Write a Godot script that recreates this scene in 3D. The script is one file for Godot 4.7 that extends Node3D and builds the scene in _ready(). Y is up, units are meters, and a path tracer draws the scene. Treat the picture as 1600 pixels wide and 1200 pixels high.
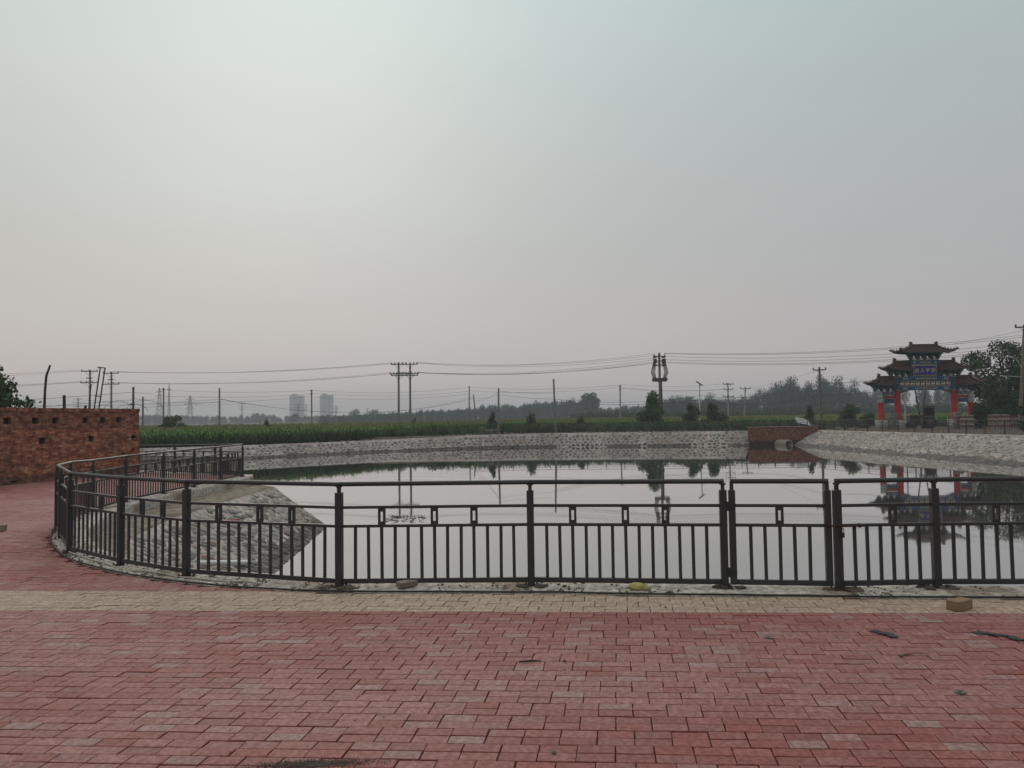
extends Node3D
# A brick-paved waterside plaza with a dark railing, a stone-banked pond, a painted memorial gate, fields and poles in haze.

var rng := RandomNumberGenerator.new()
var used := {}
var M := {}
var shared := {}
var blotch := FastNoiseLite.new()


# ---------------------------------------------------------------- small helpers
func lin(r: float, g: float, b: float) -> Color:
	return Color(r, g, b)


func ss(a: float, b: float, x: float) -> float:
	return smoothstep(a, b, x)


func rr(a: float, b: float) -> float:
	return rng.randf_range(a, b)


func gy(z: float) -> float:          # the plaza falls a little towards its far left end
	return -0.1 * ss(12.0, 16.0, -z) - 0.2 * ss(25.0, 32.0, -z)


func numbered(base: String) -> String:
	var k: int = used.get(base, 0)
	used[base] = k + 1
	return base if k == 0 else "%s_%03d" % [base, k]


func tag(o: Node3D, label := "", category := "", group := "", kind := "") -> Node3D:
	if label: o.set_meta("label", label)
	if category: o.set_meta("category", category)
	if group: o.set_meta("group", group)
	if kind: o.set_meta("kind", kind)
	return o


func thing(called: String, label: String, category: String, at := Vector3.ZERO, group := "") -> Node3D:
	var o := Node3D.new()
	o.name = numbered(called)
	add_child(o)
	o.position = at
	tag(o, label, category, group)
	return o


func put(called: String, mesh: Mesh, m: Material, parent: Node3D, xf := Transform3D()) -> MeshInstance3D:
	var o := MeshInstance3D.new()
	o.name = numbered(called) if parent == self else called
	o.mesh = mesh
	o.material_override = m
	o.transform = xf
	parent.add_child(o, true)
	return o


func multi(called: String, mesh: Mesh, m: Material, parent: Node3D, xfs: Array[Transform3D], cols: Array[Color] = []) -> MultiMeshInstance3D:
	var mm := MultiMesh.new()
	mm.transform_format = MultiMesh.TRANSFORM_3D
	mm.use_colors = cols.size() > 0
	mm.mesh = mesh
	mm.instance_count = xfs.size()
	for i in xfs.size():
		mm.set_instance_transform(i, xfs[i])
		if cols.size() > 0:
			mm.set_instance_color(i, cols[i])
	var o := MultiMeshInstance3D.new()
	o.name = numbered(called) if parent == self else called
	o.multimesh = mm
	o.material_override = m
	o.set_meta("kind", "stuff")
	parent.add_child(o, true)
	return o


func st_new() -> SurfaceTool:
	var st := SurfaceTool.new()
	st.begin(Mesh.PRIMITIVE_TRIANGLES)
	st.set_smooth_group(-1)
	return st


func done(st: SurfaceTool) -> ArrayMesh:
	st.generate_normals()
	return st.commit()


func tri(st: SurfaceTool, a: Vector3, b: Vector3, c: Vector3, col: Color) -> void:   # counter-clockwise seen from outside
	st.set_color(col); st.add_vertex(a)
	st.set_color(col); st.add_vertex(c)
	st.set_color(col); st.add_vertex(b)


func quad(st: SurfaceTool, a: Vector3, b: Vector3, c: Vector3, d: Vector3, col: Color) -> void:
	tri(st, a, b, c, col)
	tri(st, a, c, d, col)


func box(st: SurfaceTool, xf: Transform3D, size: Vector3, col: Color) -> void:
	var h := size * 0.5
	var p: Array[Vector3] = []
	for i in 8:
		p.append(xf * Vector3(h.x if i & 1 else -h.x, h.y if i & 2 else -h.y, h.z if i & 4 else -h.z))
	quad(st, p[4], p[5], p[7], p[6], col)
	quad(st, p[1], p[0], p[2], p[3], col)
	quad(st, p[5], p[1], p[3], p[7], col)
	quad(st, p[0], p[4], p[6], p[2], col)
	quad(st, p[6], p[7], p[3], p[2], col)
	quad(st, p[0], p[1], p[5], p[4], col)


func at(x: float, y: float, z: float) -> Transform3D:
	return Transform3D(Basis(), Vector3(x, y, z))


func along(a: Vector3, b: Vector3) -> Transform3D:      # z runs from a to b, origin half way
	var z := (b - a).normalized()
	var up := Vector3.UP if absf(z.y) < 0.95 else Vector3.RIGHT
	var x := up.cross(z).normalized()
	return Transform3D(Basis(x, z.cross(x), z), (a + b) * 0.5)


func cbox_mesh(size: Vector3, c: float, col := Color.WHITE) -> ArrayMesh:   # box with chamfered edges
	var key := "cb%s%s%s" % [size, c, col]
	if shared.has(key):
		return shared[key]
	var st := st_new()
	cbox(st, Transform3D(), size, c, col)
	shared[key] = done(st)
	return shared[key]


func cbox(st: SurfaceTool, xf: Transform3D, size: Vector3, c: float, col: Color) -> void:
	var h := size * 0.5
	var s := [-1.0, 1.0]
	var g := func(ax: int, sx: float, sy: float, sz: float) -> Vector3:
		var v := Vector3(sx * (h.x - c), sy * (h.y - c), sz * (h.z - c))
		v[ax] = [sx * h.x, sy * h.y, sz * h.z][ax]
		return xf * v
	for ax in 3:
		var u := (ax + 1) % 3
		var w := (ax + 2) % 3
		for sg in s:
			var q: Array[Vector3] = []
			for k in [[-1, -1], [1, -1], [1, 1], [-1, 1]]:
				var d := [0.0, 0.0, 0.0]
				d[ax] = sg; d[u] = float(k[0]); d[w] = float(k[1])
				q.append(g.call(ax, d[0], d[1], d[2]))
			if sg > 0: quad(st, q[0], q[1], q[2], q[3], col)
			else: quad(st, q[3], q[2], q[1], q[0], col)
		for s1 in s:                                   # edges that run along ax
			for s2 in s:
				var d0 := [0.0, 0.0, 0.0]
				d0[u] = s1; d0[w] = s2
				d0[ax] = -1.0
				var a: Vector3 = g.call(u, d0[0], d0[1], d0[2])
				var b: Vector3 = g.call(w, d0[0], d0[1], d0[2])
				d0[ax] = 1.0
				var cc: Vector3 = g.call(w, d0[0], d0[1], d0[2])
				var e: Vector3 = g.call(u, d0[0], d0[1], d0[2])
				if s1 * s2 > 0: quad(st, a, b, cc, e, col)
				else: quad(st, e, cc, b, a, col)
	for sx in s:
		for sy in s:
			for sz in s:
				var a: Vector3 = g.call(0, sx, sy, sz)
				var b: Vector3 = g.call(1, sx, sy, sz)
				var c2: Vector3 = g.call(2, sx, sy, sz)
				if sx * sy * sz > 0: tri(st, a, b, c2, col)
				else: tri(st, a, c2, b, col)


func tube(st: SurfaceTool, pts: Array[Vector3], radii: Array, n: int, col: Color, caps := true) -> void:
	var rings: Array = []
	var prev := Vector3.ZERO
	for i in pts.size():
		var d := (pts[mini(i + 1, pts.size() - 1)] - pts[maxi(i - 1, 0)]).normalized()
		var x := prev
		if i == 0:
			x = (Vector3.UP if absf(d.y) < 0.9 else Vector3.RIGHT).cross(d).normalized()
		else:
			x = (prev - d * prev.dot(d)).normalized()
		prev = x
		var y := d.cross(x)
		var r: float = radii[mini(i, radii.size() - 1)]
		var ring: Array[Vector3] = []
		for k in n:
			var t := TAU * k / n
			ring.append(pts[i] + (x * cos(t) + y * sin(t)) * r)
		rings.append(ring)
	st.set_smooth_group(1)
	for i in pts.size() - 1:
		for k in n:
			var k2 := (k + 1) % n
			quad(st, rings[i][k], rings[i][k2], rings[i + 1][k2], rings[i + 1][k], col)
	st.set_smooth_group(-1)
	if caps:
		for k in range(1, n - 1):
			tri(st, rings[0][0], rings[0][k + 1], rings[0][k], col)
			var e: Array = rings[-1]
			tri(st, e[0], e[k], e[k + 1], col)


func lathe(st: SurfaceTool, xf: Transform3D, prof: Array, n: int, col: Color) -> void:   # prof of [radius, height]
	st.set_smooth_group(2)
	for i in prof.size() - 1:
		for k in n:
			var t0 := TAU * k / n
			var t1 := TAU * (k + 1) / n
			var a := xf * Vector3(prof[i][0] * cos(t0), prof[i][1], -prof[i][0] * sin(t0))
			var b := xf * Vector3(prof[i][0] * cos(t1), prof[i][1], -prof[i][0] * sin(t1))
			var c := xf * Vector3(prof[i + 1][0] * cos(t1), prof[i + 1][1], -prof[i + 1][0] * sin(t1))
			var d := xf * Vector3(prof[i + 1][0] * cos(t0), prof[i + 1][1], -prof[i + 1][0] * sin(t0))
			if prof[i][0] > 0.0001: tri(st, a, b, c, col)
			if prof[i + 1][0] > 0.0001: tri(st, a, c, d, col)
	st.set_smooth_group(-1)


func prism(st: SurfaceTool, poly: PackedVector2Array, xf: Transform3D, depth: float, col: Color) -> void:   # outline in xy, from z 0 to depth
	if Geometry2D.is_polygon_clockwise(poly):
		poly.reverse()
	var t := Geometry2D.triangulate_polygon(poly)
	for i in range(0, t.size(), 3):
		var a := poly[t[i]]; var b := poly[t[i + 1]]; var c := poly[t[i + 2]]
		if (b - a).cross(c - a) < 0: var q := b; b = c; c = q
		tri(st, xf * Vector3(a.x, a.y, depth), xf * Vector3(b.x, b.y, depth), xf * Vector3(c.x, c.y, depth), col)
		tri(st, xf * Vector3(a.x, a.y, 0), xf * Vector3(c.x, c.y, 0), xf * Vector3(b.x, b.y, 0), col)
	for i in poly.size():
		var p := poly[i]; var q2 := poly[(i + 1) % poly.size()]
		quad(st, xf * Vector3(p.x, p.y, 0), xf * Vector3(q2.x, q2.y, 0), xf * Vector3(q2.x, q2.y, depth), xf * Vector3(p.x, p.y, depth), col)


func bar(called: String, a: Vector3, b: Vector3, w: float, h: float, m: Material, parent: Node3D, c := 0.004) -> MeshInstance3D:
	return put(called, cbox_mesh(Vector3(w, h, snappedf(a.distance_to(b), 0.001)), c), m, parent, along(a, b))


func rod(called: String, a: Vector3, b: Vector3, r0: float, r1: float, m: Material, parent: Node3D, n := 10, col := Color.WHITE) -> MeshInstance3D:
	var st := st_new()
	tube(st, [a, b], [r0, r1], n, col)
	return put(called, done(st), m, parent)


func blob(st: SurfaceTool, centre: Vector3, size: Vector3, n: int, rough: float, col: Color) -> void:   # a lump
	st.set_smooth_group(3)
	var rows := n
	var cols := n + 2
	var p: Array = []
	for i in rows + 1:
		var row: Array[Vector3] = []
		for k in cols:
			var th := PI * i / rows
			var ph := TAU * k / cols
			var f := 1.0 + rr(-rough, rough) * (0.0 if i == 0 or i == rows else 1.0)
			row.append(centre + Vector3(sin(th) * cos(ph) * size.x, cos(th) * size.y, -sin(th) * sin(ph) * size.z) * f)
		p.append(row)
	for i in rows:
		for k in cols:
			var k2 := (k + 1) % cols
			if i < rows - 1: tri(st, p[i][k], p[i + 1][k], p[i + 1][k2], col)
			if i > 0: tri(st, p[i][k], p[i + 1][k2], p[i][k2], col)
	st.set_smooth_group(-1)


# ---------------------------------------------------------------- materials
func tone_noise(freq: float, seed_: int, dark: Color, light: Color, size := 256, bump := false, mid := 0.5) -> NoiseTexture2D:
	var n := FastNoiseLite.new()
	n.seed = seed_
	n.frequency = freq
	n.fractal_octaves = 5
	n.fractal_gain = 0.62
	var t := NoiseTexture2D.new()
	t.width = size; t.height = size
	t.seamless = true
	t.generate_mipmaps = false
	t.noise = n
	if bump:
		t.as_normal_map = true
		t.bump_strength = 4.0
	else:
		var g := Gradient.new()
		g.set_color(0, dark); g.set_color(1, light)
		g.set_offset(0, mid - 0.28); g.set_offset(1, mid + 0.28)
		t.color_ramp = g
	return t


func mat(called: String, col: Color, rough := 0.85, metal := 0.0, tex: Texture2D = null, scale := 1.0, vcol := false) -> StandardMaterial3D:
	var m := StandardMaterial3D.new()
	m.resource_name = called
	m.albedo_color = col.linear_to_srgb()
	m.roughness = rough
	m.metallic = metal
	m.vertex_color_use_as_albedo = vcol
	if tex:
		m.albedo_texture = tex
		m.uv1_triplanar = true
		m.uv1_world_triplanar = true
		m.uv1_scale = Vector3.ONE * scale
	M[called] = m
	return m


func make_materials() -> void:
	var speck := tone_noise(0.02, 3, Color(0.82, 0.72, 0.71), Color.WHITE, 512, false, 0.5)
	var grit := tone_noise(0.05, 4, Color(0.80, 0.79, 0.78), Color.WHITE, 512)
	var dirt := tone_noise(0.012, 5, Color(0.70, 0.67, 0.64), Color.WHITE, 512)
	var fine := tone_noise(0.09, 6, Color(0.85, 0.85, 0.85), Color.WHITE, 512)
	var soot := tone_noise(0.02, 8, Color(0.62, 0.58, 0.57), Color.WHITE, 512)
	var m := mat("paver", Color.WHITE, 0.75, 0.0, speck, 1.9, true)
	m.heightmap_enabled = true
	m.heightmap_texture = tone_noise(0.08, 9, Color.BLACK, Color.WHITE, 512)
	m.heightmap_scale = 0.03
	mat("bed", lin(0.115, 0.03, 0.025), 0.95, 0.0, grit, 4.0)
	m = mat("steel", lin(0.030, 0.027, 0.029), 0.5, 0.0, fine, 2.0)
	mat("rust", lin(0.085, 0.045, 0.028), 0.8, 0.3, soot, 9.0)
	mat("kerb", lin(0.62, 0.585, 0.55), 0.9, 0.0, dirt, 1.3, true)
	mat("mortar", Color.WHITE, 0.95, 0.0, dirt, 0.55, true)
	m = mat("stone", Color.WHITE, 0.85, 0.0, grit, 1.7, true)
	mat("wallbrick", Color.WHITE, 0.9, 0.0, soot, 0.35, true)
	mat("earth", lin(0.15, 0.115, 0.085), 1.0, 0.0, dirt, 0.3)
	mat("ledge", lin(0.26, 0.22, 0.175), 1.0, 0.0, dirt, 0.5)
	mat("concrete", Color.WHITE, 0.85, 0.0, dirt, 0.7, true)
	mat("paint", Color.WHITE, 0.8, 0.0, dirt, 0.9, true)
	mat("tile", Color.WHITE, 0.75, 0.0, soot, 0.8, true)
	mat("wood", Color.WHITE, 0.9, 0.0, soot, 1.2, true)
	mat("cable", lin(0.012, 0.012, 0.013), 0.6)
	mat("wire", lin(0.03, 0.03, 0.032), 0.6)
	mat("dark", Color.WHITE, 0.6, 0.0, fine, 1.0, true)
	m = mat("leaf", Color.WHITE, 0.75, 0.0, null, 1.0, true)
	m.backlight_enabled = true
	m.backlight = Color(0.25, 0.3, 0.12)
	m = mat("corn", Color.WHITE, 0.85, 0.0, null, 1.0, true)
	m.backlight_enabled = true
	m.backlight = Color(0.25, 0.3, 0.1)
	m = mat("water", lin(0.075, 0.067, 0.057), 0.02)
	m.metallic_specular = 0.62
	m.clearcoat_enabled = true
	m.clearcoat = 1.0
	m.clearcoat_roughness = 0.02
	m.normal_enabled = true
	m.normal_texture = tone_noise(0.012, 12, Color.BLACK, Color.WHITE, 512, true)
	m.normal_scale = 0.02
	m.uv1_triplanar = true
	m.uv1_world_triplanar = true
	m.uv1_scale = Vector3(0.16, 0.16, 0.16)
	m = mat("glass", lin(0.02, 0.025, 0.03), 0.1)
	m = mat("plastic", Color.WHITE, 0.45, 0.0, fine, 2.0, true)
	mat("sheet", Color.WHITE, 0.55, 0.2, dirt, 1.5, true)


# ---------------------------------------------------------------- light, sky, air
func sky_colour(az: float, el: float) -> Color:
	var ed := rad_to_deg(el)
	var side := 42.0 * sin(az)
	var low := minf(ed, 42.0)
	var base := Vector3(0.462, 0.421, 0.403) - Vector3(0.0016, 0.0012, 0.0004) * side + Vector3(0.0006, 0.0046, 0.0049) * low
	base *= Vector3.ONE + Vector3(0.17, 0.11, 0.10) * exp(-pow(ed / 8.0, 2.0))          # a little paler in the thick air along the horizon
	base *= 1.0 - 0.10 * ss(2.0, 26.0, side)
	base = base.lerp(Vector3(0.86, 0.835, 0.825), ss(31.0, 78.0, ed))      # overcast: brightest overhead
	var a := rad_to_deg(wrapf(az - deg_to_rad(-15.5), -PI, PI)) * cos(el)
	var g := exp(-(a * a + (ed - 25.0) * (ed - 25.0) * 0.8) / (2.0 * 11.0 * 11.0))
	base += Vector3(0.172, 0.162, 0.142) * g                  # the hidden sun
	var d := Vector3(sin(az) * cos(el), sin(el) * 2.2, cos(az) * cos(el)) * 60.0
	base *= 1.0 + 0.035 * blotch.get_noise_3dv(d)          # faint unevenness of the cloud sheet
	return Color(base.x, base.y, base.z)


func make_light() -> void:
	var cam := Camera3D.new()
	cam.name = "camera"
	cam.position = Vector3(0, 1.74, 0)
	cam.rotation = Vector3(0.043, 0, -0.014)
	cam.fov = 52.94
	cam.near = 0.05
	cam.far = 8000.0
	add_child(cam)
	cam.current = true

	var w := 1024
	var h := 512
	var im := Image.create(w, h, false, Image.FORMAT_RGBF)
	for y in h:
		var el := (0.5 - (y + 0.5) / h) * PI
		for x in w:
			var az := wrapf((x + 0.5) / w * TAU, -PI, PI)
			var c: Color
			if el >= 0.0:
				c = sky_colour(az, el)
			else:
				c = sky_colour(az, 0.0).lerp(Color(0.12, 0.11, 0.095), ss(0.0, 0.35, -el))
			im.set_pixel(x, y, c)
	var sm := PanoramaSkyMaterial.new()
	sm.panorama = ImageTexture.create_from_image(im)
	var e := Environment.new()
	e.background_mode = Environment.BG_SKY
	e.sky = Sky.new()
	e.sky.sky_material = sm
	e.tonemap_mode = Environment.TONE_MAPPER_LINEAR
	e.tonemap_exposure = 1.12
	e.fog_enabled = true
	e.fog_density = 0.00068
	e.fog_light_color = Color(0.94, 0.955, 0.99)
	e.sdfgi_enabled = true
	e.ssao_enabled = true
	e.ssil_enabled = true
	var we := WorldEnvironment.new()
	we.name = "world_environment"
	we.environment = e
	add_child(we)

	var sun := DirectionalLight3D.new()
	sun.name = "sun"
	sun.light_color = Color(1.0, 0.93, 0.86)
	sun.light_energy = 0.22
	sun.light_angular_distance = 22.0
	sun.shadow_enabled = true
	sun.rotation_degrees = Vector3(-26, 194, 0)     # high behind the haze, ahead and a little to the left
	add_child(sun)


# ---------------------------------------------------------------- lines of the place
const KERB := [[16.0, -6.3], [4.71, -7.21], [2.99, -7.37], [1.22, -7.58], [0.16, -7.71], [-1.78, -7.87], [-2.68, -8.08], [-3.54, -8.42], [-4.54, -8.99], [-5.66, -9.93], [-6.5, -11.0], [-7.2, -12.1], [-8.0, -13.9], [-8.65, -15.7], [-9.08, -17.8], [-9.15, -19.7], [-9.15, -25.6], [-10.5, -27.4], [-12.9, -29.9], [-15.8, -32.6]]
const BANK_TOP := [[30.0, -7.6], [14.0, -7.9], [4.0, -8.4], [0.0, -8.7], [-2.4, -9.05], [-4.1, -9.85], [-5.2, -10.9], [-6.2, -12.4], [-7.0, -14.2], [-7.45, -17.0], [-7.6, -24.6]]
const BANK_FOOT := [[28.0, -10.0], [14.0, -10.3], [4.0, -10.7], [0.3, -10.9], [-1.5, -11.3], [-2.9, -11.9], [-3.9, -12.8], [-4.6, -14.0], [-5.0, -15.5], [-5.25, -18.0], [-5.72, -23.7]]
const BACK_TOP := [[-7.6, -24.6], [-10.2, -27.9], [-14.5, -32.5], [-26.0, -42.0], [-46.0, -50.0]]
const BACK_FOOT := [[-5.72, -23.7], [-8.6, -28.9], [-13.3, -33.9], [-25.0, -44.0], [-46.0, -52.5]]
const FAR_TOP := [[-46.0, -59.5], [-31.0, -64.6], [-27.4, -65.9], [-24.0, -68.0], [-17.6, -74.2], [-13.4, -78.2], [-9.0, -80.6], [-4.0, -82.4], [2.1, -83.8], [14.0, -82.3], [24.3, -80.9]]
const FAR_FOOT := [[-46.0, -58.0], [-29.8, -63.0], [-26.6, -64.1], [-23.0, -66.1], [-16.8, -72.3], [-12.7, -76.3], [-8.0, -79.2], [-4.1, -81.1], [2.0, -82.4], [13.3, -80.9], [24.3, -79.3]]
const FAR_Y := [-0.45, -0.42, -0.4, -0.4, -0.4, -0.38, -0.25, -0.1, -0.05, -0.05, -0.05]
const RIGHT_TOP := [[31.9, -80.9], [32.95, -72.5], [34.45, -64.1], [36.2, -55.1], [37.8, -46.0], [38.6, -36.0], [38.5, -22.0], [30.0, -7.6]]
const RIGHT_FOOT := [[28.5, -78.6], [28.8, -63.4], [29.1, -57.0], [29.15, -50.0], [29.3, -44.2], [30.4, -36.0], [31.0, -24.0], [28.0, -10.0]]
const WATER := -1.5


func v2(a: Array) -> PackedVector2Array:
	var o := PackedVector2Array()
	for p in a:
		o.append(Vector2(p[0], p[1]))
	return o


func smooth_line(a: PackedVector2Array, per: int) -> PackedVector2Array:     # Catmull-Rom through the points
	var o := PackedVector2Array()
	for i in a.size() - 1:
		for k in per:
			o.append(a[i].cubic_interpolate(a[i + 1], a[maxi(i - 1, 0)], a[mini(i + 2, a.size() - 1)], float(k) / per))
	o.append(a[-1])
	return o


func offset_line(a: PackedVector2Array, d: float) -> PackedVector2Array:     # to the right of travel in the xz plane (towards the pond for KERB)
	var o := PackedVector2Array()
	for i in a.size():
		var t := (a[mini(i + 1, a.size() - 1)] - a[maxi(i - 1, 0)]).normalized()
		o.append(a[i] + Vector2(-t.y, t.x) * d)
	return o


# rubble masonry on a sloping strip between a top line and a foot line: a mortar sheet and irregular stones set into it
func stone_bank(called: String, tops: Array, foots: Array, top_y: Array, cell: float, stretch: float, gap: float, singles: int, pale: bool, eye: Vector3, label := "") -> void:
	var wet := true
	var top: Array[Vector3] = []
	var foot: Array[Vector3] = []
	for i in tops.size():
		var ty: float = top_y[mini(i, top_y.size() - 1)]
		var a := Vector3(tops[i][0], ty, tops[i][1])
		var b := Vector3(foots[i][0], WATER, foots[i][1])
		top.append(a)
		foot.append(b + (b - a) * 0.28)
	var cum: Array[float] = [0.0]
	var wsum := 0.0
	for i in range(1, top.size()):
		cum.append(cum[-1] + ((top[i] + foot[i]) * 0.5).distance_to((top[i - 1] + foot[i - 1]) * 0.5))
	for i in top.size():
		wsum += top[i].distance_to(foot[i])
	var W := wsum / top.size()
	var L: float = cum[-1]
	var at_sv := func(s: float, v: float, hgt: float) -> Vector3:
		var i := 0
		while i < cum.size() - 2 and cum[i + 1] < s:
			i += 1
		var f: float = (s - cum[i]) / maxf(cum[i + 1] - cum[i], 0.001)
		var a: Vector3 = top[i].lerp(top[i + 1], f)
		var b: Vector3 = foot[i].lerp(foot[i + 1], f)
		var nrm: Vector3 = (b - a).cross(top[i + 1] - top[i]).normalized()
		if nrm.y < 0: nrm = -nrm
		return a.lerp(b, v / W) + nrm * hgt
	var root := Node3D.new()
	root.name = numbered(called)
	add_child(root)
	tag(root, label, "", "", "structure")
	# mortar
	var st := st_new()
	st.set_smooth_group(1)
	var nx := int(L / 0.35)
	var ny := int(W / 0.3)
	var grid: Array = []
	for i in nx + 1:
		var row: Array[Vector3] = []
		for k in ny + 1:
			var s := L * i / nx
			var v := W * k / ny
			row.append(at_sv.call(s, v, blotch.get_noise_2d(s * 40.0, v * 40.0) * 0.025 if k > 0 else 0.0))
		grid.append(row)
	for i in nx:
		for k in ny:
			var p: Vector3 = grid[i][k]
			var n: float = blotch.get_noise_2d(p.x * 9.0 + 70.0, p.z * 9.0)
			var c := Color(0.52, 0.475, 0.44).lerp(Color(0.40, 0.35, 0.315), clampf(0.5 + n * 1.4, 0, 1))
			if wet and p.y < WATER + 0.24 + n * 0.2: c = Color(0.13, 0.115, 0.095)
			quad(st, grid[i][k], grid[i + 1][k], grid[i + 1][k + 1], grid[i][k + 1], c)
	# a coping lip along the top
	put("mortar", done(st), M.mortar, root)
	# stones
	var pts: Array[Vector2] = []
	var idx := {}
	var rowh := cell * 0.86 * stretch
	var nr := int(W / rowh) + 1
	var nc := int(L / cell) + 1
	for r in nr:
		for c in nc:
			var p := Vector2((c + 0.5 * (r % 2)) * cell + rr(-0.34, 0.34) * cell, (r + 0.35) * rowh + rr(-0.36, 0.36) * rowh)
			idx[Vector2i(c, r)] = pts.size()
			pts.append(p)
	var found: Array = []
	for r in nr:
		for c in nc:
			if rng.randf() < 0.07: continue
			var p: Vector2 = pts[idx[Vector2i(c, r)]]
			var poly: Array[Vector2] = [p + Vector2(-cell, -rowh * 1.3), p + Vector2(cell, -rowh * 1.3), p + Vector2(cell, rowh * 1.3), p + Vector2(-cell, rowh * 1.3)]
			for dr in range(-2, 3):
				for dc in range(-2, 3):
					var kk := Vector2i(c + dc, r + dr)
					if (dr != 0 or dc != 0) and idx.has(kk):
						var q: Vector2 = pts[idx[kk]]
						var d := (q - p)
						var lim := d.length() * 0.5 - rr(0.5, 1.9) * gap
						d = d.normalized()
						var out: Array[Vector2] = []
						for i in poly.size():
							var a := poly[i]; var b := poly[(i + 1) % poly.size()]
							var da := (a - p).dot(d) - lim; var db := (b - p).dot(d) - lim
							if da <= 0: out.append(a)
							if (da < 0) != (db < 0) and absf(da - db) > 1e-6: out.append(a.lerp(b, da / (da - db)))
						poly = out
						if poly.size() < 3: break
				if poly.size() < 3: break
			if poly.size() < 3: continue
			var cen := Vector2.ZERO
			for q in poly: cen += q
			cen /= poly.size()
			if cen.y < 0.08 or cen.y > W - 0.1 or cen.x < 0.05 or cen.x > L - 0.05: continue
			var ok := true
			for i in poly.size():
				poly[i] = Vector2(clampf(poly[i].x, 0.02, L - 0.02), clampf(poly[i].y, 0.03, W)) + Vector2(rr(-1, 1), rr(-1, 1)) * 0.02 * cell
			var pos: Vector3 = at_sv.call(cen.x, cen.y, 0.0)
			found.append([pos.distance_to(eye) + (1000.0 if pos.y < WATER - 0.05 else 0.0), poly, cen, pos])
	found.sort_custom(func(a, b): return a[0] < b[0])
	var tones := [Color(0.17, 0.155, 0.145), Color(0.135, 0.125, 0.12), Color(0.22, 0.195, 0.175), Color(0.18, 0.15, 0.13), Color(0.25, 0.23, 0.215), Color(0.15, 0.14, 0.135), Color(0.29, 0.265, 0.245), Color(0.20, 0.18, 0.165), Color(0.16, 0.15, 0.14), Color(0.21, 0.185, 0.165)]
	var rest := st_new()
	for i in found.size():
		var f: Array = found[i]
		var tone: Color = tones[rng.randi() % tones.size()] * rr(0.85, 1.15)
		if pale and rng.randf() < 0.45: tone = tone.lerp(Color(0.40, 0.375, 0.345), 0.65)
		if rng.randf() < 0.03: tone = Color(0.26, 0.165, 0.125)
		if wet and f[3].y < WATER + 0.22 + rr(-0.08, 0.08): tone = tone * 0.5
		var hh := rr(0.004, 0.026)
		var s2: SurfaceTool = st_new() if i < singles else rest
		var base: Vector3 = f[3] if i < singles else Vector3.ZERO
		var inner: Array[Vector3] = []
		var outer: Array[Vector3] = []
		for q in f[1]:
			outer.append(at_sv.call(q.x, q.y, -0.03) - base)
			var q2: Vector2 = f[2].lerp(q, 0.88)
			inner.append(at_sv.call(q2.x, q2.y, hh + rr(-0.008, 0.008)) - base)
		var mid: Vector3 = at_sv.call(f[2].x, f[2].y, hh + 0.012) - base
		s2.set_smooth_group(1)
		for k in outer.size():
			var k2 := (k + 1) % outer.size()
			var nn: Vector3 = (outer[k2] - outer[k]).cross(mid - outer[k])
			var up: Vector3 = at_sv.call(f[2].x, f[2].y, 1.0) - base - mid
			if nn.dot(up) > 0:
				quad(s2, outer[k], outer[k2], inner[k2], inner[k], tone)
				tri(s2, inner[k], inner[k2], mid, tone)
			else:
				quad(s2, outer[k2], outer[k], inner[k], inner[k2], tone)
				tri(s2, inner[k2], inner[k], mid, tone)
		if i < singles:
			put("stone", done(s2), M.stone, root, Transform3D(Basis(), base))
	if found.size() > singles:
		var o := put("stones", done(rest), M.stone, root)
		o.set_meta("kind", "stuff")


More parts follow.
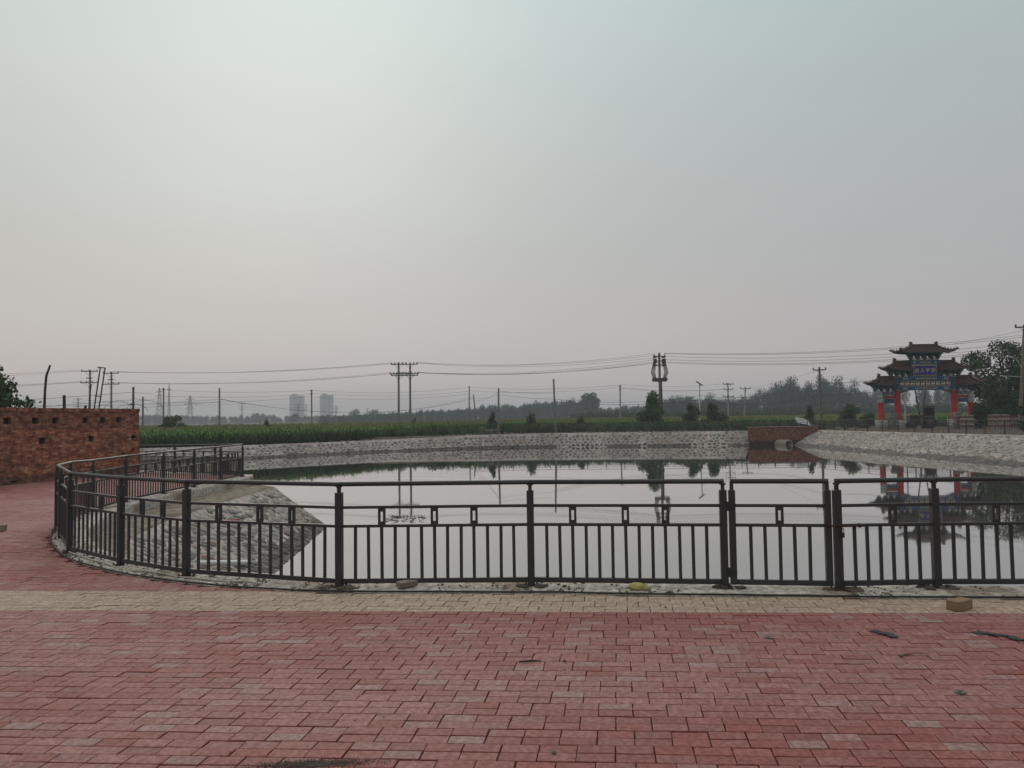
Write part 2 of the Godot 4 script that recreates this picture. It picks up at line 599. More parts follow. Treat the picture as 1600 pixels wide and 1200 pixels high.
func make_ground() -> void:
	# the land: one sheet out to the horizon, open where the pond lies
	var hole: Array[Vector3] = []
	var y_of := func(p: Array, y: float) -> Vector3: return Vector3(p[0], y, p[1])
	for i in BANK_TOP.size(): hole.append(y_of.call(BANK_TOP[i], -0.36))
	for i in range(1, BACK_TOP.size()): hole.append(y_of.call(BACK_TOP[i], -0.42))
	for i in FAR_TOP.size(): hole.append(y_of.call(FAR_TOP[i], FAR_Y[i] - 0.03))
	hole.append(Vector3(24.4, -0.08, -81.2)); hole.append(Vector3(31.8, -0.08, -82.0))
	for i in RIGHT_TOP.size() - 1: hole.append(y_of.call(RIGHT_TOP[i], -0.08))
	var n := hole.size()
	var outer: Array[Vector3] = [Vector3(2400, -0.5, 700), Vector3(-2400, -0.5, 700), Vector3(-2400, -0.5, -2400), Vector3(2400, -0.5, -2400)]
	var ring := PackedVector2Array()
	var hs: Array[float] = []
	for p in outer:
		ring.append(Vector2(p.x, p.z)); hs.append(p.y)
	ring.append(Vector2(2400, 699.9)); hs.append(-0.5)
	for i in n:                                       # the hole walked the other way round, joined by a seam
		var p := hole[(n - i) % n]
		ring.append(Vector2(p.x, p.z)); hs.append(p.y)
	ring.append(Vector2(hole[0].x + 0.001, hole[0].z + 0.01)); hs.append(hole[0].y)
	var t := Geometry2D.triangulate_polygon(ring)
	if t.is_empty():
		ring.reverse(); hs.reverse()
		t = Geometry2D.triangulate_polygon(ring)
	if t.is_empty(): printerr("ground not triangulated")
	var st := st_new()
	for i in range(0, t.size(), 3):
		var v: Array[Vector3] = []
		for k in 3:
			v.append(Vector3(ring[t[i + k]].x, hs[t[i + k]], ring[t[i + k]].y))
		if (v[1] - v[0]).cross(v[2] - v[0]).y < 0: tri(st, v[0], v[2], v[1], Color.WHITE)
		else: tri(st, v[0], v[1], v[2], Color.WHITE)
	tag(put("ground", done(st), M.earth, self), "", "", "", "structure")

	# water
	st = st_new()
	quad(st, Vector3(-48, WATER, -5), Vector3(42, WATER, -5), Vector3(42, WATER, -88), Vector3(-48, WATER, -88), Color.WHITE)
	tag(put("water", done(st), M.water, self), "", "", "", "structure")

	stone_bank("near_bank", BANK_TOP, BANK_FOOT, [-0.36], 0.22, 1.7, 0.024, 300, true, Vector3(-2.0, 1.7, -14.0))
	stone_bank("back_bank", BACK_TOP, BACK_FOOT, [-0.4], 0.5, 1.2, 0.03, 0, true, Vector3.ZERO)
	stone_bank("far_bank", FAR_TOP, FAR_FOOT, FAR_Y, 0.5, 1.0, 0.042, 0, false, Vector3.ZERO)
	stone_bank("right_bank", RIGHT_TOP, RIGHT_FOOT, [-0.05], 0.36, 1.6, 0.034, 200, true, Vector3(20, 1.7, -40))


# ---------------------------------------------------------------- the paved plaza
func paver_mesh(size: Vector3, ch: float, col: Color) -> ArrayMesh:
	var st := st_new()
	var b: Array[Vector3] = []
	var m: Array[Vector3] = []
	var t: Array[Vector3] = []
	for k in [[-1, 1], [1, 1], [1, -1], [-1, -1]]:
		var x: float = k[0] * size.x * 0.5 + rr(-1, 1) * 0.0012
		var z: float = k[1] * size.z * 0.5 + rr(-1, 1) * 0.0012
		b.append(Vector3(x, -size.y, z))
		m.append(Vector3(x, -ch * rr(0.6, 1.4), z))
		t.append(Vector3(x - k[0] * ch * rr(0.7, 1.5), 0, z - k[1] * ch * rr(0.7, 1.5)))
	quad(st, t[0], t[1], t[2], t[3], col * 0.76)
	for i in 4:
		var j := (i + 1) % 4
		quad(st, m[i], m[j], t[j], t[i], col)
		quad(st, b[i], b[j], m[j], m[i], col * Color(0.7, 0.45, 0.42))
	return done(st)


func make_plaza() -> void:
	var root := Node3D.new()
	root.name = "pavement"
	add_child(root)
	tag(root, "", "", "", "structure")
	var kerb := smooth_line(v2(KERB), 4)
	# sand bed under the pavers, in strips that follow the fall of the ground
	var outline := PackedVector2Array()
	for p in offset_line(kerb, 0.02): outline.append(p)
	outline.append_array(PackedVector2Array([Vector2(-30, -32.6), Vector2(-30, 10), Vector2(16, 10)]))
	var st := st_new()
	var zs := [10.0, -6.0, -12.0]
	while zs[-1] > -33.0: zs.append(zs[-1] - 1.0)
	for i in zs.size() - 1:
		var strip := PackedVector2Array([Vector2(-40, zs[i]), Vector2(40, zs[i]), Vector2(40, zs[i + 1]), Vector2(-40, zs[i + 1])])
		for poly in Geometry2D.intersect_polygons(outline, strip):
			var t := Geometry2D.triangulate_polygon(poly)
			for k in range(0, t.size(), 3):
				var v: Array[Vector3] = []
				for q in 3:
					var p: Vector2 = poly[t[k + q]]
					v.append(Vector3(p.x, gy(p.y) - 0.013, p.y))
				if (v[1] - v[0]).cross(v[2] - v[0]).y < 0: tri(st, v[0], v[2], v[1], Color.WHITE)
				else: tri(st, v[0], v[1], v[2], Color.WHITE)
	put("sand_bed", done(st), M.bed, root)
	# pavers laid in pairs of courses, every second pair shifted by half a brick
	var inside := offset_line(kerb, -0.035)
	var area := PackedVector2Array(inside)
	area.append_array(PackedVector2Array([Vector2(-26, -32.6), Vector2(-26, 2), Vector2(16, 2)]))
	var U := Vector3(1.0, 0, 0.0674)
	var V := Vector3(0.1344, 0, -0.991)
	var origin := Vector3(0.495, 0, -3.953)
	var size := Vector3(0.1928, 0.05, 0.0914)
	var forms: Array[ArrayMesh] = []
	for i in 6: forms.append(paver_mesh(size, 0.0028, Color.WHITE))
	var lots: Array = []
	var patch := FastNoiseLite.new()
	patch.seed = 21; patch.frequency = 0.22; patch.fractal_octaves = 3
	for p in range(-26, 152):
		for half in 2:
			for u in range(-150, 90):
				var gx := (u + 0.5 + 0.5 * absi(p % 2)) * 0.2
				var gz := (p + 0.25 + 0.5 * half) * 0.2
				var c := origin + U * gx + V * gz
				if c.x > 15.5 or c.x < -24.0 or c.z > 1.4: continue
				if c.z < -8.5 and c.x > -3.0: continue
				if c.x < 0.62 * c.z - 4.5 and c.z < -6: continue
				if c.x > -0.75 * c.z + 3.5: continue
				if not Geometry2D.is_point_in_polygon(Vector2(c.x, c.z), area): continue
				lots.append([c, p, half])
	var near: Array = []
	for l in lots:
		var c: Vector3 = l[0]
		var seen_ := c.z < -3.35 and absf(c.x) < -c.z * 0.69
		near.append([(c.length() if seen_ else 1000.0 + c.length()), l])
	near.sort_custom(func(a, b): return a[0] < b[0])
	var groups: Array = []
	for i in forms.size(): groups.append([[] as Array[Transform3D], [] as Array[Color]])
	for i in near.size():
		var c: Vector3 = near[i][1][0]
		var band: float = (c - origin).dot(Vector3(-0.0674, 0, -1.0).normalized()) - 0.0
		var pale: bool = near[i][1][1] >= 15 and near[i][1][1] < 19
		var n := patch.get_noise_2d(c.x, c.z * 1.6)
		var col: Color
		if pale:
			col = Color(0.53, 0.445, 0.335) * rr(0.86, 1.1)
		else:
			var w := clampf(0.45 + n * 1.1 + rr(-0.33, 0.33), 0.0, 1.0)
			col = Color(0.34, 0.108, 0.092).lerp(Color(0.415, 0.205, 0.19), w) * rr(0.9, 1.1)
			if rng.randf() < 0.10: col = col.lerp(Color(0.44, 0.34, 0.32), rr(0.25, 0.65))
			if rng.randf() < 0.05: col = col.lerp(Color(0.32, 0.085, 0.065), 0.6)
		var b := Basis(U, Vector3.UP, -V)
		b = b * Basis.from_euler(Vector3(rr(-0.009, 0.009), rr(-0.012, 0.012), rr(-0.006, 0.006)))
		if rng.randf() < 0.5: b = b * Basis(Vector3.UP, PI)
		var pos := c + Vector3(0, gy(c.z) + rr(-0.002, 0.002) - (rr(0.002, 0.005) if rng.randf() < 0.06 else 0.0), 0) + U * rr(-0.002, 0.002) + V * rr(-0.0015, 0.0015)
		var xf := Transform3D(b, pos)
		if i < 300:
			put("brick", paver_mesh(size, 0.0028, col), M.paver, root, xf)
		else:
			var g: Array = groups[rng.randi() % forms.size()]
			g[0].append(xf); g[1].append(col)
	for i in forms.size():
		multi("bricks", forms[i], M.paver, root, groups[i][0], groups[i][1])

	# kerb: a concrete strip with a worn, uneven top
	var inner := offset_line(kerb, 0.5)
	st = st_new()
	for i in kerb.size() - 1:
		var steps := maxi(1, int(kerb[i].distance_to(kerb[i + 1]) / 0.12))
		for k in steps:
			var rows: Array = []
			for e in 2:
				var f := float(k + e) / steps
				var a := kerb[i].lerp(kerb[i + 1], f)
				var b := inner[i].lerp(inner[i + 1], f)
				var row: Array[Vector3] = []
				for q in 5:
					var p := a.lerp(b, [0.0, 0.04, 0.4, 0.97, 1.0][q])
					var n := blotch.get_noise_2d(p.x * 60.0, p.y * 60.0)
					var y := 0.018 + n * 0.016
					if q == 0: y = -0.03
					if q == 4: y = -0.02
					row.append(Vector3(p.x, gy(p.y) + y, p.y))
				row.append(Vector3(b.x, -0.55, b.y))
				rows.append(row)
			for q in 5:
				var p0: Vector3 = rows[0][q]
				var n2 := blotch.get_noise_2d(p0.x * 22.0 + 400.0, p0.z * 22.0 + q * 5.0)
				var c := Color(0.95, 0.94, 0.92).lerp(Color(0.55, 0.46, 0.39), clampf((n2 - 0.08) * 5.0, 0, 1))
				quad(st, rows[0][q], rows[1][q], rows[1][q + 1], rows[0][q + 1], c)
	tag(put("kerb", done(st), M.kerb, self), "", "", "", "structure")
	# earth ledge between kerb and the stone slope
	st = st_new()
	var lt := smooth_line(v2(BANK_TOP), 14)
	var prev: Vector3
	var prevk: Vector3
	for i in lt.size():
		var best := lt[i]
		var bd := 1e9
		for p in inner:
			if p.distance_to(lt[i]) < bd: bd = p.distance_to(lt[i]); best = p
		var out := (lt[i] - best).normalized() * (0.02 + 0.13 * clampf(blotch.get_noise_2d(lt[i].x * 95.0, lt[i].y * 95.0) + 0.15, 0, 1))
		var a := Vector3(lt[i].x + out.x, -0.345 - out.length() * 0.55, lt[i].y + out.y)
		var b := Vector3(best.x, gy(best.y) - 0.2 + blotch.get_noise_2d(best.x * 20, best.y * 20) * 0.05, best.y)
		if i > 0:
			var m0 := prev.lerp(prevk, 0.5) + Vector3(0, rr(-0.03, 0.05), 0)
			quad(st, prev, a, b, prevk, Color.WHITE)
		prev = a; prevk = b
	tag(put("earth_ledge", done(st), M.ledge, self), "", "", "", "structure")
	# a thin black cable lies along the kerb
	st = st_new()
	var run: Array[Vector3] = []
	for i in range(2, 46):
		var p := kerb[i] + (kerb[i + 1] - kerb[i]).normalized().orthogonal() * 0.014
		run.append(Vector3(p.x + rr(-0.008, 0.008), gy(p.y) + 0.013 + rr(0, 0.004), p.y + rr(-0.008, 0.008)))
	tube(st, run, [0.009], 6, Color.WHITE)
	tag(put("cable", done(st), M.cable, self), "thin black cable lying along the foot of the kerb beside the pavement", "cable")
	# a second, paler cord further on the curve
	st = st_new()
	run = []
	for i in range(24, 50):
		var p := kerb[i] + (inner[i] - kerb[i]).normalized() * (0.10 + 0.03 * sin(i * 1.3))
		run.append(Vector3(p.x, gy(p.y) + 0.032 + 0.01 * sin(i * 2.1), p.y))
	tube(st, run, [0.011], 6, Color(0.38, 0.34, 0.29))
	tag(put("cord", done(st), M.plastic, self), "pale cord lying on the kerb round the bend of the railing", "cord")
	# crumbs of mortar and dirt on the kerb
	var crumb := st_new()
	blob(crumb, Vector3.ZERO, Vector3(1, 0.6, 1), 4, 0.3, Color.WHITE)
	var xs: Array[Transform3D] = []
	var cs: Array[Color] = []
	for i in 1500:
		var k := rng.randi_range(3, kerb.size() - 20)
		var f := rng.randf()
		if blotch.get_noise_2d(k * 37.0, 5.0) < -0.12: continue
		var p := kerb[k].lerp(kerb[k + 1], f).lerp(inner[k].lerp(inner[k + 1], f), pow(rng.randf(), 1.6) * 0.95 + 0.02)
		var s := rr(0.004, 0.016) * (1.8 if rng.randf() < 0.08 else 1.0)
		xs.append(Transform3D(Basis(Vector3.UP, rr(0, TAU)).scaled(Vector3(s, s, s)), Vector3(p.x, gy(p.y) + 0.02, p.y)))
		cs.append(Color(0.16, 0.12, 0.09) * rr(0.6, 1.8))
	for i in 900:
		var k := rng.randi_range(3, kerb.size() - 24)
		if blotch.get_noise_2d(k * 21.0, 95.0) < -0.05: continue
		var p := kerb[k].lerp(kerb[k + 1], rng.randf()) - (inner[k] - kerb[k]).normalized() * absf(rng.randfn()) * 0.07
		var s := rr(0.002, 0.008)
		xs.append(Transform3D(Basis(Vector3.UP, rr(0, TAU)).scaled(Vector3(s, s, s)), Vector3(p.x, gy(p.y) + 0.002, p.y)))
		cs.append(Color(0.17, 0.13, 0.10) * rr(0.5, 1.7))
	tag(multi("mortar_crumbs", done(crumb), M.concrete, self, xs, cs), "crumbs of mortar and dirt strewn on the kerb under the railing")


# ---------------------------------------------------------------- railings
const RAIL_H := 1.055


func post_mesh(w := 0.07) -> ArrayMesh:
	var key := "post%s" % w
	if shared.has(key): return shared[key]
	var st := st_new()
	cbox(st, at(0, 0.485, 0), Vector3(w, 0.97, w), 0.004, Color.WHITE)
	cbox(st, at(0, 1.005, 0), Vector3(w * 0.5, 0.07, w * 0.5), 0.003, Color.WHITE)
	shared[key] = done(st)
	return shared[key]


func foot_mesh() -> ArrayMesh:
	if shared.has("foot"): return shared.foot
	var st := st_new()
	cbox(st, at(0, 0.005, 0), Vector3(0.15, 0.01, 0.15), 0.003, Color.WHITE)
	for sx in [-1, 1]:
		for sz in [-1, 1]:
			tube(st, [Vector3(sx * 0.055, 0.01, sz * 0.055), Vector3(sx * 0.055, 0.035, sz * 0.055)], [0.009], 6, Color.WHITE)
	shared.foot = done(st)
	return shared.foot


func weld_mesh() -> ArrayMesh:       # rough welds under the top rail and round the foot
	if shared.has("weld"): return shared.weld
	var st := st_new()
	lathe(st, at(0, 0, 0), [[0.0, 1.022], [0.03, 1.022], [0.036, 1.028], [0.031, 1.036], [0.026, 1.04], [0.0, 1.04]], 9, Color.WHITE)
	shared.weld = done(st)
	return shared.weld


func slot_mesh() -> ArrayMesh:        # small plate with an upright slot between the two middle rails
	if shared.has("slot"): return shared.slot
	var st := st_new()
	box(st, at(-0.026, 0, 0), Vector3(0.024, 0.165, 0.026), Color.WHITE)
	box(st, at(0.026, 0, 0), Vector3(0.024, 0.165, 0.026), Color.WHITE)
	box(st, at(0, 0.066, 0), Vector3(0.03, 0.033, 0.024), Color.WHITE)
	box(st, at(0, -0.066, 0), Vector3(0.03, 0.033, 0.024), Color.WHITE)
	shared.slot = done(st)
	return shared.slot


func bay(root: Node3D, a: Vector3, b: Vector3, slots: int, inset0: float, inset1: float, pitch := 0.135) -> void:
	var d := (b - a)
	var L := d.length()
	var dir := d / L
	var a2 := a + dir * inset0
	var b2 := b - dir * inset1
	var up := Vector3.UP
	rod("top_rail", a + up * RAIL_H - dir * 0.012, b + up * RAIL_H + dir * 0.012, 0.024, 0.024, M.steel, root, 12)
	bar("rail", a2 + up * 0.815, b2 + up * 0.815, 0.03, 0.03, M.steel, root)
	bar("rail", a2 + up * 0.622, b2 + up * 0.622, 0.035, 0.03, M.steel, root)
	bar("bottom_rail", a2 + up * 0.062, b2 + up * 0.062, 0.04, 0.05, M.steel, root)
	var n := int(round((L - inset0 - inset1) / pitch))
	var pm := cbox_mesh(Vector3(0.032, 0.52, 0.022), 0.003)
	var turn := Basis(Vector3.UP, atan2(-dir.z, dir.x))
	for i in range(1, n):
		var p := a2.lerp(b2, float(i) / n)
		put("picket", pm, M.steel, root, Transform3D(turn * Basis.from_euler(Vector3(rr(-0.006, 0.006), rr(-0.06, 0.06), rr(-0.007, 0.007))), p + up * 0.347 + dir * rr(-0.003, 0.003)))
	for i in slots:
		var k := int(round(n * (i + 1.0) / (slots + 1.0)))
		put("slot_plate", slot_mesh(), M.steel, root, Transform3D(turn, a2.lerp(b2, float(k) / n) + up * 0.7185))


func railing(called: String, label: String, posts: Array, slots: Array, feet := false) -> Node3D:
	var base := Vector3(posts[0][0], posts[0][1], posts[0][2])
	var root := thing(called, label, "railing", base)
	for i in posts.size():
		var p := Vector3(posts[i][0], posts[i][1], posts[i][2]) - base
		var q := Vector3(posts[maxi(i - 1, 0)][0], 0, posts[maxi(i - 1, 0)][2])
		var r := Vector3(posts[mini(i + 1, posts.size() - 1)][0], 0, posts[mini(i + 1, posts.size() - 1)][2])
		var t := (r - q).normalized()
		var turn := Basis(Vector3.UP, atan2(-t.z, t.x))
		put("post", post_mesh(), M.steel, root, Transform3D(turn, p))
		put("base_plate", foot_mesh(), M.rust if i % 3 != 1 else M.steel, root, Transform3D(turn, p))
		put("weld", weld_mesh(), M.rust, root, Transform3D(turn, p))
		if i > 0:
			var o := Vector3(posts[i - 1][0], posts[i - 1][1], posts[i - 1][2]) - base
			bay(root, o, p, slots[i - 1], 0.035, 0.035)
	return root


func make_near_railings() -> void:
	railing("railing", "dark metal railing curving round the left bend and along the pond to the gate leaf", [
		[2.09, 0.015, -7.75], [0.17, 0.015, -7.98], [-1.81, 0.015, -8.04], [-3.67, 0.015, -8.7], [-4.77, 0.015, -9.42], [-5.95, 0.015, -10.4], [-6.86, 0.01, -11.75], [-7.42, 0.0, -12.6],
		[-8.12, -0.03, -14.2], [-8.68, -0.085, -16.0], [-8.9, -0.085, -17.8], [-8.9, -0.085, -19.7], [-8.9, -0.085, -21.6], [-8.88, -0.085, -23.5], [-8.88, -0.085, -25.4],
		[-10.4, -0.13, -27.0], [-12.9, -0.2, -29.5], [-15.5, -0.27, -32.0]], [3, 3, 3, 2, 2, 2, 1, 2, 3, 3, 3, 3, 3, 3, 3, 3, 3])
	railing("railing", "dark metal railing right of the gate leaf, rusty bolt on its first post", [
		[3.165, 0.015, -7.6], [4.13, 0.015, -7.62], [6.1, 0.015, -7.5], [8.05, 0.015, -7.35], [10.0, 0.015, -7.2]], [1, 3, 3, 3])
	# gate leaf between the two railings
	var g := thing("gate", "single dark railing gate leaf between paired posts, hinged left and bolted shut right", "gate", Vector3(2.175, 0.015, -7.735))
	var e := Vector3(3.075, 0.015, -7.61) - g.position
	var t := e.normalized()
	var turn := Basis(Vector3.UP, atan2(-t.z, t.x))
	var gp := cbox_mesh(Vector3(0.062, 0.93, 0.062), 0.004)
	var gn := cbox_mesh(Vector3(0.035, 0.085, 0.035), 0.003)
	for p in [Vector3.ZERO, e]:
		var po := put("post", gp, M.steel, g, Transform3D(turn, p + Vector3(0, 0.505, 0)))
		put("post_neck", gn, M.steel, po, at(0, 0.505, 0))
	bay(g, Vector3.ZERO, e, 1, 0.031, 0.031, 0.142)
	for y in [0.16, 0.81]:
		var st := st_new()
		tube(st, [Vector3(-0.045, y - 0.045, 0.02), Vector3(-0.045, y + 0.045, 0.02)], [0.02], 8, Color.WHITE)
		cbox(st, at(-0.02, y, 0.037), Vector3(0.09, 0.06, 0.008), 0.002, Color.WHITE)
		put("hinge", done(st), M.cable, g)
	var st2 := st_new()
	var bo := e + Vector3(0, 0.625, 0.045)
	tube(st2, [bo + Vector3(-0.03, 0, 0), bo + Vector3(0.33, 0, 0)], [0.009], 8, Color.WHITE)
	for x in [0.0, 0.09, 0.29]:
		cbox(st2, Transform3D(Basis(), bo + Vector3(x, 0, 0)), Vector3(0.02, 0.04, 0.035), 0.003, Color.WHITE)
	put("bolt", done(st2), M.rust, g)
	var lock := thing("padlock", "small rusty padlock hanging from the bolt of the gate leaf", "padlock", Vector3(3.19, 0.58, -7.55))
	st2 = st_new()
	cbox(st2, at(0, -0.03, 0), Vector3(0.04, 0.05, 0.018), 0.004, Color.WHITE)
	put("lock_body", done(st2), M.rust, lock)
	st2 = st_new()
	var arc: Array[Vector3] = []
	for i in 9:
		arc.append(Vector3(-0.014 * cos(PI * i / 8.0), 0.022 + 0.016 * sin(PI * i / 8.0), 0))
	arc.push_front(Vector3(-0.014, -0.005, 0)); arc.append(Vector3(0.014, -0.005, 0))
	tube(st2, arc, [0.0035], 6, Color.WHITE)
	put("shackle", done(st2), M.rust, lock)
	# dabs of dark mortar round the feet of the front posts
	for p in [[2.09, -7.73], [3.165, -7.57], [4.13, -7.58], [0.17, -7.95], [-1.81, -8.0]]:
		var s := st_new()
		for k in 7:
			blob(s, Vector3(rr(-0.16, 0.16), 0.006, rr(-0.06, 0.09)), Vector3(rr(0.03, 0.07), rr(0.012, 0.025), rr(0.03, 0.05)), 5, 0.25, Color(0.11, 0.085, 0.065) * rr(0.7, 1.4))
		var o := put("mortar_lump", done(s), M.concrete, self, at(p[0], 0.02, p[1]))
		var where: String = {2.09: "under the hinged post of the gate leaf", 3.165: "under the bolted post right of the gate leaf", 4.13: "under the first single post right of the bolt", 0.17: "under the middle front post of the railing", -1.81: "under the front post near the stone slope"}[p[0]]
		tag(o, "dark lump of mortar and dirt " + where, "mortar", "mortar lumps at the feet of posts")


func far_railing(label: String, line: Array, spacing: float, y: float) -> void:
	var base := Vector3(line[0][0], y, line[0][1])
	var root := thing("railing", label, "railing", base)
	var pickets: Array[Transform3D] = []
	var pm := cbox_mesh(Vector3(0.03, 0.55, 0.022), 0.002)
	for i in line.size() - 1:
		var a := Vector3(line[i][0], y, line[i][1]) - base
		var b := Vector3(line[i + 1][0], y, line[i + 1][1]) - base
		var n := maxi(1, int(round(a.distance_to(b) / spacing)))
		var t := (b - a).normalized()
		var turn := Basis(Vector3.UP, atan2(-t.z, t.x))
		for k in n:
			var p := a.lerp(b, float(k) / n)
			var q := a.lerp(b, float(k + 1) / n)
			put("post", post_mesh(), M.steel, root, Transform3D(turn, p))
			rod("top_rail", p + Vector3(0, RAIL_H, 0), q + Vector3(0, RAIL_H, 0), 0.026, 0.026, M.steel, root, 6)
			for h in [0.06, 0.62, 0.815]:
				bar("rail", p + Vector3(0, h, 0), q + Vector3(0, h, 0), 0.035, 0.035, M.steel, root)
			var m := int(p.distance_to(q) / 0.14)
			for j in range(1, m):
				pickets.append(Transform3D(turn, p.lerp(q, float(j) / m) + Vector3(0, 0.345, 0)))
		if i == line.size() - 2:
			put("post", post_mesh(), M.steel, root, Transform3D(turn, b))
	multi("pickets", pm, M.steel, root, pickets)


# ---------------------------------------------------------------- brick walls
func brick_unit(face: float, tall: float, deep: float) -> Array[ArrayMesh]:
	var o: Array[ArrayMesh] = []
	var st := st_new()
	cbox(st, at(0, 0, 0), Vector3(face - 0.01, tall - 0.009, deep), 0.003, Color.WHITE)
	o.append(done(st))
	st = st_new()
	box(st, at(0, 0, -0.008), Vector3(face, tall, deep - 0.002), Color.WHITE)
	o.append(done(st))
	return o


func make_brick_wall() -> void:
	var a := Vector3(-16.9, 0, -18.0)
	var b := Vector3(-13.98, 0, -28.8)
	var root := thing("brick_wall", "long red brick wall with cross-shaped holes behind the left railing", "wall", Vector3(b.x, -0.18, b.z))
	var d := (a - b)
	d.y = 0
	var L := d.length()
	var dir := -d.normalized()                                  # towards the far right end
	var n := Vector3(-dir.z, 0, dir.x)                            # face towards the plaza
	if n.dot(Vector3(10, 0, 10)) < 0: n = -n
	var frame := Basis(dir, Vector3.UP, dir.cross(Vector3.UP))
	if frame.z.dot(n) < 0: frame = Basis(-dir, Vector3.UP, (-dir).cross(Vector3.UP))
	var s0 := 1.0 if frame.x.dot(dir) > 0 else -1.0               # along +x from the left end or the reverse
	var st := st_new()
	var H := 2.46
	box(st, Transform3D(frame, frame.x * (-s0 * L * 0.5) + Vector3(0, H * 0.5 - 0.02, 0) - frame.z * 0.16), Vector3(L, H - 0.06, 0.16), Color(0.07, 0.035, 0.028))
	put("core", done(st), M.wallbrick, root)
	var unit := brick_unit(0.25, 0.064, 0.115)
	var xs: Array[Transform3D] = []
	var cs: Array[Color] = []
	var ms: Array[Color] = []
	var courses := int(H / 0.064) - 2
	var holes: Array = [[0.9, 31], [1.68, 31], [2.45, 31], [3.76, 31], [4.58, 31], [5.4, 31], [6.9, 31], [8.2, 31], [0.32, 21], [2.27, 21], [4.2, 21], [7.4, 21]]
	var tones := [Color(0.47, 0.165, 0.095), Color(0.41, 0.135, 0.08), Color(0.54, 0.21, 0.12), Color(0.36, 0.12, 0.075), Color(0.58, 0.29, 0.175)]
	for c in courses:
		var off := 0.125 if c % 2 else 0.0
		var k := 0
		while k * 0.25 + off < L + 0.1:
			var s := k * 0.25 + off + 0.125 - 0.125
			k += 1
			var skip := rng.randf() < 0.003
			var bits: Array = [[s, 1.0]]
			for h in holes:
				var dy := absi(c - int(h[1]))
				var hs := snappedf(h[0], 0.25)
				if dy == 0 and absf(absf(s - hs) - 0.25) < 0.03: bits = [[s + signf(s - hs) * 0.035, 0.72]]
				if dy == 0 or dy == 1:
					if absf(s - hs) < 0.06: bits = []
					elif absf(absf(s - hs) - 0.125) < 0.03: bits = [[s + signf(s - hs) * 0.0625, 0.5]]
				elif dy == 2:
					if absf(s - hs) < 0.06: bits = [[s - 0.094, 0.26], [s + 0.094, 0.26]]
			if skip: continue
			var y := c * 0.064 + 0.032
			var proud := 0.03 if c < 5 else 0.0
			var t: Color = tones[rng.randi() % tones.size()] * rr(0.8, 1.15)
			var stain: float = blotch.get_noise_2d(s * 14.0, y * 26.0)
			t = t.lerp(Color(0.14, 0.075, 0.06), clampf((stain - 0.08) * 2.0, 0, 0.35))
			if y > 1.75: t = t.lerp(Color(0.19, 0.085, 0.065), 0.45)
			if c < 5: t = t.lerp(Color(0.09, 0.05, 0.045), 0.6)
			for q in bits:
				var p := frame.x * (-s0 * clampf(q[0], 0.125 * q[1], L)) + Vector3(0, y, 0) + frame.z * (rr(-0.004, 0.004) + proud)
				xs.append(Transform3D(frame * Basis(Vector3.UP, rr(-0.01, 0.01)) * Basis.from_scale(Vector3(q[1], 1, 1)), p))
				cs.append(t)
				ms.append(Color(0.33, 0.24, 0.19) * rr(0.7, 1.1))
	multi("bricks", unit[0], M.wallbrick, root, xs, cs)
	multi("mortar", unit[1], M.wallbrick, root, xs, ms)
	# far end face and the back leaf
	xs = []; cs = []; ms = []
	for c in courses:
		var w := 0.0
		xs.append(Transform3D(frame * Basis(Vector3.UP, PI / 2 * s0), Vector3(0, c * 0.064 + 0.032, 0) - frame.z * (0.16 if c % 2 else 0.2) + frame.x * s0 * 0.02))
		cs.append(tones[rng.randi() % 5] * rr(0.8, 1.1)); ms.append(Color(0.2, 0.15, 0.12))
	multi("end_bricks", unit[0], M.wallbrick, root, xs, cs)
	# a course of bricks on end along the top
	xs = []; cs = []
	var up := brick_unit(0.068, 0.125, 0.37)
	var nn := int(L / 0.07)
	for i in nn + 1:
		xs.append(Transform3D(frame * Basis(Vector3.FORWARD, rr(-0.03, 0.03)), frame.x * (-s0 * i * 0.07) + Vector3(0, courses * 0.064 + 0.063 + rr(-0.004, 0.004), 0) - frame.z * 0.11))
		cs.append((tones[rng.randi() % 5] * rr(0.6, 1.1)).lerp(Color(0.36, 0.24, 0.16), 0.5 if rng.randf() < 0.16 else 0.0))
	multi("coping_bricks", up[0], M.wallbrick, root, xs, cs)
	st = st_new()
	box(st, Transform3D(frame, frame.x * (-s0 * L * 0.5) + Vector3(0, courses * 0.064 + 0.045, 0) - frame.z * 0.11), Vector3(L, 0.09, 0.34), Color(0.13, 0.09, 0.075))
	put("coping_mortar", done(st), M.wallbrick, root)

	# the brick headwall over the drain pipe
	var hw := thing("headwall", "red brick headwall around the drain pipe at the far corner of the pond", "wall", Vector3(28.0, -0.05, -79.6))
	var ha := Vector3(-3.65, 0, 0.35)
	var hb := Vector3(3.75, 0, -0.75)
	var hd := (hb - ha).normalized()
	var hf := Basis(hd, Vector3.UP, hd.cross(Vector3.UP))
	if hf.z.z < 0: hf = Basis(-hd, Vector3.UP, (-hd).cross(Vector3.UP))
	var hl := ha.distance_to(hb)
	st = st_new()
	box(st, Transform3D(hf, (ha + hb) * 0.5 + Vector3(0, -0.85, 0) - hf.z * 0.33), Vector3(hl, 2.44, 0.5), Color(0.16, 0.075, 0.055))
	put("core", done(st), M.wallbrick, hw)
	xs = []; cs = []; ms = []
